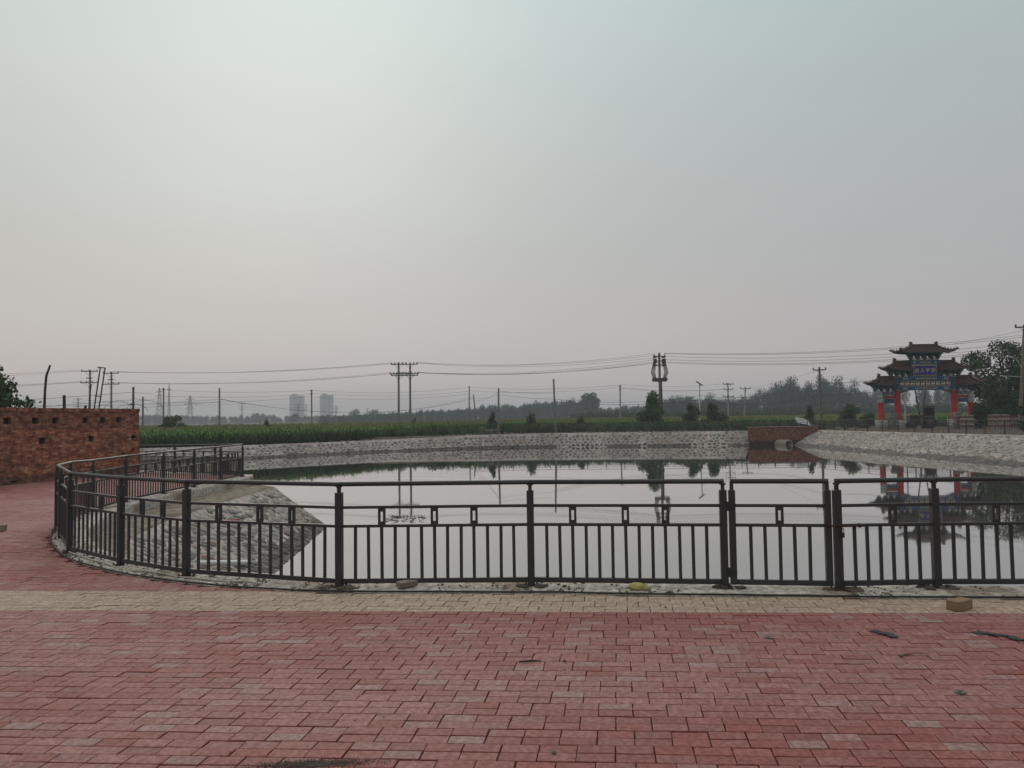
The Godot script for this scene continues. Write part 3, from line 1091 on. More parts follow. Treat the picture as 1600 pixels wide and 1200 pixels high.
	for c in 38:
		for k in int(hl / 0.25) + 1:
			var s := k * 0.25 + (0.125 if c % 2 else 0.0)
			if s > hl: continue
			var y := 0.36 - c * 0.064
			var t: Color = tones[rng.randi() % 5] * Color(0.62, 0.66, 0.7) * rr(0.8, 1.15)
			if y < WATER + 0.5 + rr(-0.07, 0.07): t = t.lerp(Color(0.035, 0.028, 0.024), 0.8)
			xs.append(Transform3D(hf, ha.lerp(hb, s / hl) + Vector3(0, y, 0) + hf.z * rr(-0.004, 0.004)))
			cs.append(t); ms.append(Color(0.24, 0.17, 0.13) if y > WATER + 0.5 else Color(0.05, 0.04, 0.03))
	multi("bricks", unit[0], M.wallbrick, hw, xs, cs)
	multi("mortar", unit[1], M.wallbrick, hw, xs, ms)
	st = st_new()
	box(st, Transform3D(hf, (ha + hb) * 0.5 + Vector3(0, 0.415, 0) - hf.z * 0.22), Vector3(hl + 0.06, 0.05, 0.72), Color(0.36, 0.31, 0.27))
	put("coping", done(st), M.concrete, hw)
	# concrete pipe
	var pp := thing("drain_pipe", "grey concrete drain pipe sticking out of the brick headwall at the waterline", "pipe", Vector3(27.5, -1.42, -79.4))
	st = st_new()
	var xf := Transform3D(Basis(Vector3.UP, 0.35) * Basis(Vector3.RIGHT, PI / 2), Vector3.ZERO)
	lathe(st, xf, [[0.36, -0.6], [0.36, 1.25], [0.48, 1.25], [0.48, -0.6]], 28, Color(0.34, 0.32, 0.29))
	put("pipe", done(st), M.concrete, pp)


# ---------------------------------------------------------------- the painted gate
func roof(parent: Node3D, rx0: float, rx1: float, ex0: float, ex1: float, ridge_y: float, eave_y: float, half: float, lift: float, lhip: bool, rhip: bool) -> void:
	var red := Color(0.04, 0.016, 0.012)
	var under := Color(0.03, 0.07, 0.075)
	var surf := func(u: float, t: float, sz: float) -> Vector3:
		var xa := lerpf(rx0, ex0, t)
		var xb := lerpf(rx1, ex1, t)
		var x := lerpf(xa, xb, u)
		var y := eave_y + (ridge_y - eave_y) * pow(1.0 - t, 1.45)
		var near := 0.0
		if lhip: near = maxf(near, 1.0 - (x - ex0) / 1.15)
		if rhip: near = maxf(near, 1.0 - (ex1 - x) / 1.15)
		y += lift * t * t * pow(clampf(near, 0, 1), 2.0)
		return Vector3(x, y, sz * half * t)
	var st := st_new()
	var nu := 14
	var nt := 6
	for sz in [1.0, -1.0]:
		for i in nu:
			for k in nt:
				var a: Vector3 = surf.call(float(i) / nu, float(k) / nt, sz)
				var b: Vector3 = surf.call(float(i + 1) / nu, float(k) / nt, sz)
				var c: Vector3 = surf.call(float(i + 1) / nu, float(k + 1) / nt, sz)
				var d: Vector3 = surf.call(float(i) / nu, float(k + 1) / nt, sz)
				var dn := Vector3(0, -0.09, 0)
				if sz > 0:
					quad(st, d, c, b, a, red); quad(st, a + dn, b + dn, c + dn, d + dn, under)
				else:
					quad(st, a, b, c, d, red); quad(st, d + dn, c + dn, b + dn, a + dn, under)
				if k == nt - 1:
					if sz > 0: quad(st, d + dn, c + dn, c, d, under)
					else: quad(st, d, c, c + dn, d + dn, under)
	for e in 2:
		if [lhip, rhip][e]:
			for k in nt:
				var t0 := float(k) / nt
				var t1 := float(k + 1) / nt
				var f0: Vector3 = surf.call(float(e), t0, 1.0); var b0: Vector3 = surf.call(float(e), t0, -1.0)
				var f1: Vector3 = surf.call(float(e), t1, 1.0); var b1: Vector3 = surf.call(float(e), t1, -1.0)
				for j in 4:
					var p := f0.lerp(b0, j / 4.0); var q := f0.lerp(b0, (j + 1) / 4.0)
					var r := f1.lerp(b1, (j + 1) / 4.0); var s := f1.lerp(b1, j / 4.0)
					var sag := func(v: Vector3, fj: float) -> Vector3: return v - Vector3(0, lift * 0.6 * sin(PI * fj) * pow((t0 + t1) * 0.5, 2.0), 0)
					p = sag.call(p, j / 4.0); q = sag.call(q, (j + 1) / 4.0); r = sag.call(r, (j + 1) / 4.0); s = sag.call(s, j / 4.0)
					var dn := Vector3(0, -0.09, 0)
					if e == 0:
						quad(st, p, q, r, s, red); quad(st, s + dn, r + dn, q + dn, p + dn, under)
					else:
						quad(st, s, r, q, p, red); quad(st, p + dn, q + dn, r + dn, s + dn, under)
		else:
			var poly := PackedVector2Array()
			for k in nt + 1:
				var p: Vector3 = surf.call(float(e), float(k) / nt, 1.0)
				poly.append(Vector2(p.z, p.y))
			for k in range(nt, 0, -1):
				var p: Vector3 = surf.call(float(e), float(k) / nt, -1.0)
				poly.append(Vector2(p.z, p.y - 0.05))
			var x: float = rx0 if e == 0 else rx1
			prism(st, poly, Transform3D(Basis(Vector3(0, 0, 1), Vector3.UP, Vector3(-1, 0, 0)), Vector3(x + (0.05 if e == 0 else 0.02), -0.02, 0)), 0.05, Color(0.5, 0.035, 0.025))
	var ro := put("roof", done(st), M.tile, parent)
	# rolls of tiles
	st = st_new()
	for sz in [1.0, -1.0]:
		var n := int((ex1 - ex0) / 0.22)
		for i in n + 1:
			var x := lerpf(ex0 + 0.05, ex1 - 0.05, float(i) / n)
			var line: Array[Vector3] = []
			for k in 9:
				var t := k / 8.0
				var xa := lerpf(rx0, ex0, t); var xb := lerpf(rx1, ex1, t)
				if x >= xa - 0.001 and x <= xb + 0.001:
					line.append((surf.call((x - xa) / maxf(xb - xa, 0.01), t, sz) as Vector3) + Vector3(0, 0.02, 0))
			if line.size() > 1:
				tube(st, line, [0.05], 6, Color(0.09, 0.034, 0.024) * rr(0.8, 1.25))
	var tr := put("tile_rolls", done(st), M.tile, ro)
	tr.set_meta("kind", "stuff")
	# ridge, corner ridges and their beasts
	st = st_new()
	cbox(st, at((rx0 + rx1) * 0.5, ridge_y + 0.08, 0), Vector3(rx1 - rx0 + 0.1, 0.2, 0.14), 0.02, Color(0.11, 0.05, 0.036))
	box(st, at((rx0 + rx1) * 0.5, ridge_y + 0.2, 0), Vector3(rx1 - rx0 + 0.1, 0.05, 0.18), Color(0.075, 0.03, 0.022))
	put("ridge", done(st), M.tile, ro)
	for e in 2:
		if not [lhip, rhip][e]: continue
		var sg := -1.0 if e == 0 else 1.0
		var rx: float = rx0 if e == 0 else rx1
		# end beast of the ridge, a curled fin
		st = st_new()
		prism(st, PackedVector2Array([Vector2(-0.16, -0.1), Vector2(0.16, -0.1), Vector2(0.2, 0.18), Vector2(0.12, 0.3), Vector2(0.2, 0.42), Vector2(0.06, 0.5), Vector2(0.0, 0.4), Vector2(-0.1, 0.46), Vector2(-0.18, 0.32), Vector2(-0.08, 0.22), Vector2(-0.18, 0.1)]),
			Transform3D(Basis(Vector3(sg, 0, 0), Vector3.UP, Vector3(0, 0, sg)), Vector3(rx, ridge_y, -0.08 * sg)), 0.16, Color(0.075, 0.045, 0.035))
		put("ridge_beast", done(st), M.tile, ro)
		for sz in [1.0, -1.0]:
			st = st_new()
			var line: Array[Vector3] = []
			for k in 8:
				line.append((surf.call(float(e), k / 7.0, sz) as Vector3) + Vector3(0, 0.07, 0))
			line.append(line[-1] + Vector3(sg * 0.22, 0.05, sz * 0.1))
			tube(st, line, [0.1, 0.1, 0.1, 0.1, 0.1, 0.1, 0.1, 0.1, 0.07], 7, Color(0.095, 0.045, 0.034))
			for k in [3, 4, 5, 6, 7]:
				var p: Vector3 = line[k]
				tube(st, [p + Vector3(0, 0.03, 0), p + Vector3(sg * 0.03, 0.17, 0), p + Vector3(sg * 0.08, 0.25, 0)], [0.065, 0.05, 0.02], 6, Color(0.085, 0.05, 0.04))
			put("corner_ridge", done(st), M.tile, ro)


func bracket_set(parent: Node3D, x: float, y0: float, y1: float, reach: float) -> void:
	var st := st_new()
	var h := (y1 - y0) / 4.0
	for i in 4:
		var f := (i + 1) / 4.0
		var c: Color = [Color(0.015, 0.055, 0.095), Color(0.012, 0.06, 0.05)][i % 2]
		cbox(st, at(x, y0 + h * (i + 0.5), 0), Vector3(0.12 + 0.13 * i, h * 0.85, 0.2 + reach * 2 * f), 0.012, c)
		cbox(st, at(x, y0 + h * (i + 0.5), 0), Vector3(0.12 + 0.1 * i, h * 0.6, 0.2 + reach * f), 0.012, c * 0.8)
		for s in [-1, 1]:
			cbox(st, at(x, y0 + h * (i + 0.9), s * (0.1 + reach * f) * 0.95), Vector3(0.12, h * 0.35, 0.1), 0.008, Color(0.12, 0.15, 0.12))
	put("bracket_set", done(st), M.paint, parent)


func white_panel(parent: Node3D, x: float, y: float, w: float, h: float) -> void:
	var st := st_new()
	prism(st, PackedVector2Array([Vector2(-w / 2, 0), Vector2(w / 2, 0), Vector2(w * 0.3, h * 0.42), Vector2(0, h), Vector2(-w * 0.3, h * 0.42)]), at(x, y, 0.12), 0.03, Color(0.80, 0.80, 0.79))
	prism(st, PackedVector2Array([Vector2(-w / 2, 0), Vector2(w / 2, 0), Vector2(w * 0.3, h * 0.42), Vector2(0, h), Vector2(-w * 0.3, h * 0.42)]), at(x, y, -0.15), 0.03, Color(0.80, 0.80, 0.79))
	put("white_panel", done(st), M.paint, parent)


func painted_beam(parent: Node3D, x0: float, x1: float, y0: float, y1: float, deep: float) -> void:
	var st := st_new()
	var w := x1 - x0
	var h := y1 - y0
	cbox(st, at((x0 + x1) / 2, (y0 + y1) / 2, 0), Vector3(w, h, deep), 0.02, Color(0.018, 0.075, 0.20))
	var b := put("beam", done(st), M.paint, parent)
	st = st_new()
	for s in [1.0, -1.0]:
		var z: float = s * (deep / 2 + 0.006)
		for y in [y0 + 0.03, y1 - 0.03]:
			box(st, at((x0 + x1) / 2, y, z), Vector3(w - 0.04, 0.03, 0.014), Color(0.25, 0.30, 0.30))
		# a lobed panel in the middle and a flower at either end
		for lob in [[0.5, 0.30, 0.8], [0.5 - 0.16, 0.13, 0.5], [0.5 + 0.16, 0.13, 0.5], [0.1, 0.13, 0.7], [0.9, 0.13, 0.7]]:
			var poly := PackedVector2Array()
			for k in 14:
				var t := TAU * k / 14
				var q := 1.0 if k % 2 else 0.86
				poly.append(Vector2(cos(t) * lob[1] * w * 0.5 * q, sin(t) * lob[2] * h * 0.42 * q))
			prism(st, poly, at(x0 + w * lob[0], (y0 + y1) / 2, z - 0.008 + (0.003 if lob[1] > 0.2 else 0.0)), 0.016, Color(0.22, 0.215, 0.14) if lob[1] > 0.2 else Color(0.28, 0.29, 0.27))
	put("painting", done(st), M.paint, b)


func make_gate() -> void:
	var g := thing("memorial_gate", "Chinese painted gate with red columns and tiered brown tiled roofs across the pond", "gate", Vector3(42.85, -0.1, -80.0))
	var red := Color(0.42, 0.008, 0.012)
	for s in [-1, 1]:
		for o in 2:
			var x: float = s * [4.66, 2.93][o]
			var top: float = [3.75, 5.5][o]
			var paint: float = [2.77, 4.0][o]
			var w: float = [0.92, 1.0][o]
			var st := st_new()
			cbox(st, at(x, 0.14, 0), Vector3(w + 0.06, 0.28, w + 0.06), 0.02, Color(0.33, 0.31, 0.29))
			for k in 2:
				cbox(st, at(x, 0.46 + 0.36 * k, 0), Vector3(w, 0.345, w), 0.02, Color(0.50, 0.48, 0.455) * [0.9, 1.06][k])
			put("plinth", done(st), M.concrete, g)
			st = st_new()
			lathe(st, at(x, 0, 0), [[0, 1.0], [0.34, 1.0], [0.34, 1.1], [0.29, 1.14], [0.285, paint]], 20, red)
			var col := put("column", done(st), M.paint, g)
			st = st_new()
			lathe(st, at(x, 0, 0), [[0.288, paint + 0.002], [0.288, top], [0, top]], 20, Color(0.36, 0.36, 0.34) if o == 0 else Color(0.025, 0.075, 0.155))
			for k in 3:
				var yy := lerpf(paint + 0.05, top - 0.12, k / 2.0)
				lathe(st, at(x, 0, 0), [[0.289, yy], [0.297, yy], [0.297, yy + 0.07], [0.289, yy + 0.07]], 20, [Color(0.30, 0.33, 0.33), Color(0.05, 0.16, 0.30), Color(0.30, 0.27, 0.15)][k])
			put("painted_band", done(st), M.paint, col)
	# middle bay: two beams with a fretted panel between
	painted_beam(g, -2.66, 2.66, 4.04, 4.46, 0.42)
	painted_beam(g, -2.66, 2.66, 5.02, 5.46, 0.46)
	var st := st_new()
	box(st, at(0, 4.74, 0), Vector3(5.32, 0.54, 0.2), Color(0.10, 0.028, 0.025))
	var fp := put("fret_board", done(st), M.paint, g)
	for i in 10:
		var x := (i - 4.5) * 0.53
		st = st_new()
		for s in [1.0, -1.0]:
			for e in [[-0.19, 0.0], [0.19, 0.0]]:
				prism(st, PackedVector2Array([Vector2(e[0], -0.16), Vector2(e[0], 0.16), Vector2(-e[0] * 0.15, 0.03), Vector2(-e[0] * 0.15, -0.03)]), at(x, 4.72, 0.1 if s > 0 else -0.115), 0.015, Color(0.72, 0.66, 0.63))
			box(st, at(x, 4.935, s * 0.107), Vector3(0.44, 0.05, 0.014), Color(0.74, 0.70, 0.68))
			box(st, at(x, 4.52, s * 0.107), Vector3(0.44, 0.04, 0.014), Color(0.60, 0.40, 0.38))
		put("fret", done(st), M.paint, fp)
	for s in [-1.0, 1.0]:
		st = st_new()
		prism(st, PackedVector2Array([Vector2(0, 0), Vector2(s * -0.85, 0), Vector2(s * -0.8, -0.1), Vector2(s * -0.5, -0.15), Vector2(s * -0.35, -0.25), Vector2(s * -0.12, -0.3), Vector2(0, -0.38)]), at(s * 2.65, 4.04, -0.05), 0.1, Color(0.16, 0.17, 0.15))
		put("corner_bracket", done(st), M.paint, g)
	# side bays
	for s in [-1.0, 1.0]:
		var xm: float = s * 3.8
		painted_beam(g, xm - 0.58, xm + 0.58, 3.58, 3.95, 0.36)
		st = st_new()
		cbox(st, at(xm, 3.37, 0), Vector3(1.16, 0.3, 0.16), 0.01, Color(0.33, 0.02, 0.022))
		put("panel", done(st), M.paint, g)
		st = st_new()
		prism(st, PackedVector2Array([Vector2(-0.58, 0.0), Vector2(0.58, 0.0), Vector2(0.58, -0.52), Vector2(0.4, -0.42), Vector2(0.2, -0.45), Vector2(0, -0.38), Vector2(-0.2, -0.45), Vector2(-0.4, -0.42), Vector2(-0.58, -0.52)]), at(xm, 3.2, -0.12), 0.24, Color(0.022, 0.065, 0.14))
		for e in [-1, 1]:
			box(st, at(xm + e * 0.54, 3.0, 0.13), Vector3(0.05, 0.36, 0.02), Color(0.42, 0.42, 0.40))
		put("apron", done(st), M.paint, g)
		# low roof over the side bay
		for k in 4:
			bracket_set(g, s * (3.28 + 0.62 * k), 3.95, 4.6, 0.42)
		for k in 2:
			white_panel(g, s * (3.61 + 0.7 * k), 3.96, 0.36, 0.30)
		var lo: float = s * 3.15
		if s < 0: roof(g, -4.75, lo, -5.75, lo, 5.36, 4.62, 0.85, 0.2, true, false)
		else: roof(g, lo, 4.75, lo, 5.75, 5.36, 4.62, 0.85, 0.2, false, true)
		# middle roof
		for k in 4:
			bracket_set(g, s * (1.7 + 0.6 * k), 5.46, 6.14, 0.45)
		for k in 2:
			white_panel(g, s * (2.0 + 0.7 * k), 5.47, 0.38, 0.34)
		lo = s * 1.5
		if s < 0: roof(g, -3.05, lo, -4.15, lo, 6.95, 6.17, 0.9, 0.22, true, false)
		else: roof(g, lo, 3.05, lo, 4.15, 6.95, 6.17, 0.9, 0.22, false, true)
		st = st_new()
		cbox(st, at(s * 1.5, 6.33, 0), Vector3(0.26, 1.72, 0.3), 0.02, Color(0.02, 0.065, 0.145))
		put("short_post", done(st), M.paint, g)
	# plaque bay and top roof
	painted_beam(g, -1.37, 1.37, 6.68, 7.19, 0.34)
	st = st_new()
	box(st, at(0, 6.05, -0.02), Vector3(2.74, 1.18, 0.14), Color(0.03, 0.085, 0.15))
	put("board", done(st), M.paint, g)
	for k in 5:
		bracket_set(g, -1.4 + 0.7 * k, 7.2, 7.95, 0.5)
	for k in 4:
		white_panel(g, -1.05 + 0.7 * k, 7.2, 0.4, 0.32)
	roof(g, -1.3, 1.3, -2.85, 2.85, 8.62, 7.93, 1.0, 0.24, true, true)
	# the name plaque, tipped a little forward
	var tip := Basis(Vector3.RIGHT, 0.12)
	var pf := Transform3D(tip, Vector3(-0.08, 6.09, 0.24))
	st = st_new()
	for e in [[0.0, 0.51, 2.4, 0.1], [0.0, -0.51, 2.4, 0.1], [-1.15, 0.0, 0.1, 0.92], [1.15, 0.0, 0.1, 0.92]]:
		cbox(st, pf * at(e[0], e[1], 0.01), Vector3(e[2], e[3], 0.1), 0.015, Color(0.36, 0.28, 0.13))
	var fr := put("plaque_frame", done(st), M.paint, g)
	st = st_new()
	box(st, pf, Vector3(2.2, 0.92, 0.06), Color(0.016, 0.016, 0.32))
	put("plaque", done(st), M.paint, fr)
	var glyphs: Array = [
		[[.5, .97, .5, .06], [.22, .86, .22, .54], [.22, .54, .78, .54], [.78, .86, .78, .54], [.13, .42, .13, .07], [.13, .07, .87, .07], [.87, .42, .87, .07]],
		[[.40, .93, .52, .84], [.52, .84, .42, .5], [.42, .5, .08, .08], [.49, .72, .64, .38], [.64, .38, .94, .07]],
		[[.15, .88, .85, .88], [.28, .78, .36, .6], [.72, .78, .62, .6], [.05, .46, .95, .46], [.5, .88, .5, .02]],
		[[.47, 1.0, .55, .9], [.12, .8, .1, .64], [.12, .8, .88, .8], [.88, .8, .83, .64], [.45, .72, .3, .36], [.3, .36, .74, .05], [.68, .52, .5, .24], [.5, .24, .16, .03], [.06, .5, .94, .5]]]
	for i in 4:
		st = st_new()
		for k in glyphs[i]:
			var p := Vector3(-0.84 + 0.56 * i + (k[0] - 0.5) * 0.46, (k[1] - 0.5) * 0.5, 0.034)
			var q := Vector3(-0.84 + 0.56 * i + (k[2] - 0.5) * 0.46, (k[3] - 0.5) * 0.5, 0.034)
			var f := along(p, q)
			box(st, pf * f, Vector3(0.055, 0.055, p.distance_to(q) + 0.03) if absf(f.basis.x.z) < 0.5 else Vector3(0.055, 0.055, p.distance_to(q) + 0.03), Color(0.62, 0.56, 0.34))
		put("character", done(st), M.paint, fr)


func statue(label: String, p: Vector3, turn: float) -> void:
	var o := thing("stone_statue", label, "statue", p, "")
	o.rotation.y = turn
	var grey := Color(0.25, 0.235, 0.22)
	var st := st_new()
	cbox(st, at(0, 0.16, 0), Vector3(0.95, 0.32, 0.8), 0.03, grey * 0.9)
	cbox(st, at(0, 0.38, 0), Vector3(0.8, 0.14, 0.66), 0.03, grey)
	put("pedestal", done(st), M.concrete, o)
	st = st_new()
	blob(st, Vector3(0, 0.72, -0.08), Vector3(0.34, 0.36, 0.34), 8, 0.05, grey)
	blob(st, Vector3(0, 0.98, 0.08), Vector3(0.29, 0.3, 0.26), 8, 0.05, grey)
	for s in [-1, 1]:
		tube(st, [Vector3(s * 0.17, 1.02, 0.2), Vector3(s * 0.19, 0.75, 0.27), Vector3(s * 0.2, 0.48, 0.27)], [0.13, 0.1, 0.11], 8, grey * 0.95)
		blob(st, Vector3(s * 0.2, 0.49, 0.33), Vector3(0.12, 0.06, 0.13), 6, 0.05, grey)
		blob(st, Vector3(s * 0.3, 0.6, -0.05), Vector3(0.14, 0.2, 0.25), 6, 0.06, grey * 0.92)
	put("body", done(st), M.concrete, o)
	st = st_new()
	cbox(st, at(0, 1.44, 0.08), Vector3(0.66, 0.56, 0.56), 0.1, grey * 0.95)
	for i in 7:
		tube(st, [Vector3(-0.3 + 0.1 * i, 1.2, 0.37), Vector3(-0.3 + 0.1 * i, 1.68, 0.36)], [0.045], 6, grey * rr(0.75, 1.25))
	cbox(st, at(0, 1.16, 0.1), Vector3(0.6, 0.06, 0.5), 0.02, grey * 0.45)
	put("head", done(st), M.concrete, o)


func make_gate_side() -> void:
	make_gate()
	statue("grey stone statue between the two left columns of the painted gate", Vector3(39.1, -0.1, -79.4), -0.1)
	statue("grey stone statue beside the inner right column of the painted gate", Vector3(45.0, -0.1, -78.2), -0.1)
	# road through the gate
	var st := st_new()
	var pts := [[36.5, -70.0], [50.0, -70.0], [49.0, -86.0], [48.0, -140.0], [41.0, -140.0], [38.5, -86.0]]
	var poly := PackedVector2Array()
	for p in pts: poly.append(Vector2(p[0], p[1]))
	var tt := Geometry2D.triangulate_polygon(poly)
	for i in range(0, tt.size(), 3):
		var v: Array[Vector3] = []
		for q in 3:
			v.append(Vector3(poly[tt[i + q]].x, -0.085 - (0.2 if poly[tt[i + q]].y < -100 else 0.0), poly[tt[i + q]].y))
		if (v[1] - v[0]).cross(v[2] - v[0]).y < 0: tri(st, v[0], v[2], v[1], Color(0.2, 0.18, 0.16))
		else: tri(st, v[0], v[1], v[2], Color(0.2, 0.18, 0.16))
	tag(put("road", done(st), M.concrete, self), "", "", "", "structure")
	# poles propped together behind the gate
	var lean := [[41.55, 41.3, 5.6, 0.045], [43.75, 42.75, 5.4, 0.06], [43.65, 44.3, 6.0, 0.055]]
	var words := ["thin wooden pole standing left of the white pole, seen through the gate", "leaning wooden pole just right of the white pole, seen through the gate", "wooden pole leaning left to right behind the gate, nearest the tractor"]
	for i in 3:
		var o := thing("wooden_pole", words[i], "pole", Vector3(lean[i][0], -0.1, -82.5), "wooden poles behind the gate")
		rod("shaft", Vector3.ZERO, Vector3(lean[i][1] - lean[i][0], lean[i][2], 0.3), lean[i][3] * 1.3, lean[i][3], M.wood, o, 8, Color(0.17, 0.16, 0.11))
	var wp := thing("white_pole", "white upright pole with a dark foot seen through the middle of the gate", "pole", Vector3(42.75, -0.1, -84.0))
	rod("shaft", Vector3(0, 0.55, 0), Vector3(-0.02, 6.2, 0), 0.085, 0.06, M.paint, wp, 10, Color(0.62, 0.62, 0.6))
	rod("foot", Vector3(0, 0, 0), Vector3(0, 0.55, 0), 0.1, 0.1, M.dark, wp, 10, Color(0.04, 0.04, 0.04))
	# dark tractor parked behind the right inner column
	var k := thing("tractor", "dark brown tractor with an upright cab parked behind the painted gate", "tractor", Vector3(44.5, -0.1, -84.5))
	var dk := Color(0.045, 0.035, 0.03)
	st = st_new()
	cbox(st, at(-0.55, 1.05, 0), Vector3(1.5, 0.85, 1.2), 0.06, dk)
	cbox(st, at(-0.55, 0.62, 0), Vector3(1.7, 0.16, 0.9), 0.03, dk * 0.7)
	put("bonnet", done(st), M.dark, k)
	st = st_new()
	for x in [0.25, 1.35]:
		for z in [-0.55, 0.55]:
			cbox(st, at(x, 1.7, z), Vector3(0.09, 1.3, 0.09), 0.01, dk * 0.7)
	cbox(st, at(0.8, 0.95, 0), Vector3(1.2, 0.7, 1.2), 0.05, dk)
	var cab := put("cab", done(st), M.dark, k)
	st = st_new()
	cbox(st, at(0.8, 2.4, 0), Vector3(1.5, 0.12, 1.4), 0.03, dk * 1.2)
	put("cab_roof", done(st), M.dark, cab)
	put("window", cbox_mesh(Vector3(1.0, 0.9, 0.02), 0.002), M.glass, cab, at(0.8, 1.8, 0.56))
	for w in [[-0.95, 0.42, 0.36], [0.95, 0.62, 0.6]]:
		for z in [-0.62, 0.62]:
			st = st_new()
			var rot := Transform3D(Basis(Vector3.RIGHT, PI / 2), Vector3(w[0], w[2], z))
			lathe(st, rot, [[0.0, -0.16], [w[2] * 0.9, -0.17], [w[2], -0.1], [w[2], 0.1], [w[2] * 0.9, 0.17], [0.0, 0.16]], 22, Color(0.022, 0.022, 0.022))
			var wh := put("wheel", done(st), M.dark, k)
			st = st_new()
			lathe(st, rot, [[0.0, -0.19], [w[2] * 0.5, -0.18], [w[2] * 0.5, 0.18], [0.0, 0.19]], 16, Color(0.10, 0.07, 0.05))
			put("rim", done(st), M.dark, wh)
	# stacked pallets of bricks
	for s in [[45.35, -77.0, 1.0, 1.5, "small banded stack of pale bricks in front of the inner right gate column"], [47.9, -76.0, 1.75, 1.5, "long banded stack of red and white bricks right of the gate"], [50.6, -78.0, 1.3, 1.4, "brownish brick stack just behind the long banded stack right of the gate"]]:
		var q := thing("brick_stack", s[4], "bricks", Vector3(s[0], -0.1, s[1]), "brick stacks by the gate")
		var bm := cbox_mesh(Vector3(0.23, 0.105, 0.11), 0.006)
		var xs: Array[Transform3D] = []
		var cs: Array[Color] = []
		for y in int(s[3] / 0.11):
			for x in int(s[2] / 0.235):
				for z in 7:
					xs.append(Transform3D(Basis(Vector3.UP, rr(-0.03, 0.03)), Vector3(-s[2] / 2 + 0.12 + x * 0.235 + rr(-0.006, 0.006), 0.055 + y * 0.111, z * 0.115 - 0.4)))
					var pale := (y / 2) % 2 == 0
					cs.append((Color(0.42, 0.36, 0.32) if pale else Color(0.24, 0.10, 0.075)) * rr(0.8, 1.15) * (0.6 if "brownish" in s[4] else 1.0))
		multi("bricks", bm, M.wallbrick, q, xs, cs)


# ---------------------------------------------------------------- poles and wires
func insulators(st: SurfaceTool, y: float, half: float, n: int) -> void:
	for i in n:
		var x := lerpf(-half * 0.92, half * 0.92, float(i) / maxi(n - 1, 1))
		lathe(st, at(x, y, 0), [[0, 0], [0.05, 0.0], [0.1, 0.1], [0.06, 0.13], [0.09, 0.22], [0, 0.27]], 6, Color(0.10, 0.095, 0.09))


func pole(called: String, label: String, base: Vector3, height: float, lean: Vector2, r0: float, r1: float, col: Color, arms: Array, group := "") -> Node3D:
	var o := thing(called, label, "pole", base, group)
	var top := Vector3(lean.x, height, lean.y)
	rod("shaft", Vector3.ZERO, top, r0, r1, M.concrete, o, 10, col)
	for a in arms:                                   # [height, half length, insulators, turn]
		var c: Vector3 = top * (a[0] / height)
		var holder := Basis(Vector3.UP, a[3])
		var st := st_new()
		cbox(st, at(0, 0, r1 + 0.05), Vector3(a[1] * 2, 0.13, 0.09), 0.01, Color(0.10, 0.10, 0.10))
		if a[1] > 0.6:
			tube(st, [Vector3(-a[1] * 0.6, 0, r1 + 0.05), Vector3(0, -a[1] * 0.55, r1)], [0.02], 5, Color(0.1, 0.1, 0.1))
			tube(st, [Vector3(a[1] * 0.6, 0, r1 + 0.05), Vector3(0, -a[1] * 0.55, r1)], [0.02], 5, Color(0.1, 0.1, 0.1))
		var arm := put("crossarm", done(st), M.concrete, o, Transform3D(holder, c))
		if a[2] > 0:
			st = st_new()
			insulators(st, 0.045, a[1], a[2])
			put("insulators", done(st), M.concrete, arm, at(0, 0, r1 + 0.05))
	return o


func wire(root: Node3D, a: Vector3, b: Vector3, sag: float, r: float) -> void:
	var pts: Array[Vector3] = []
	for i in 15:
		var f := i / 14.0
		pts.append(a.lerp(b, f) - Vector3(0, sag * 4.0 * f * (1.0 - f), 0))
	var st := st_new()
	tube(st, pts, [r], 5, Color.WHITE, false)
	put("wire", done(st), M.wire, root)


func span(label: String, a: Vector3, b: Vector3, offs_a: Array, offs_b: Array, sag: float, r := 0.02) -> void:
	var root := thing("power_line", label, "wires", a)
	for i in offs_a.size():
		var d := b - a
		wire(root, Vector3(offs_a[i][0], offs_a[i][1], offs_a[i][2]), d + Vector3(offs_b[i][0], offs_b[i][1], offs_b[i][2]), sag * rr(0.93, 1.07), r * 0.85)


func lattice(called: String, label: String, base: Vector3, height: float, w0: float, arms: Array, r: float, col: Color) -> void:
	var o := thing(called, label, "tower", base)
	var st := st_new()
	var levels := 9
	var prev: Array[Vector3] = []
	for i in levels + 1:
		var f := float(i) / levels
		var y := height * (1.0 - pow(1.0 - f, 1.25))
		var w := lerpf(w0, w0 * 0.12, y / height) * 0.5
		var ring: Array[Vector3] = [Vector3(-w, y, w), Vector3(w, y, w), Vector3(w, y, -w), Vector3(-w, y, -w)]
		if i > 0:
			for k in 4:
				tube(st, [prev[k], ring[k]], [r], 4, col)
				tube(st, [prev[k], ring[(k + 1) % 4]], [r * 0.6], 4, col)
				tube(st, [ring[k], ring[(k + 1) % 4]], [r * 0.6], 4, col)
		prev = ring
	put("lattice", done(st), M.concrete, o)
	for a in arms:
		st = st_new()
		for s in [-1.0, 1.0]:
			tube(st, [Vector3(0, a[0], 0), Vector3(s * a[1], a[0] - 0.2, 0)], [r * 0.9, r * 0.6], 4, col)
			tube(st, [Vector3(0, a[0] + a[1] * 0.3, 0), Vector3(s * a[1], a[0] - 0.2, 0)], [r * 0.7], 4, col)
			tube(st, [Vector3(s * a[1], a[0] - 0.2, 0), Vector3(s * a[1], a[0] - 0.2 - a[1] * 0.3, 0)], [r * 0.8], 4, col)
		put("arm", done(st), M.concrete, o)


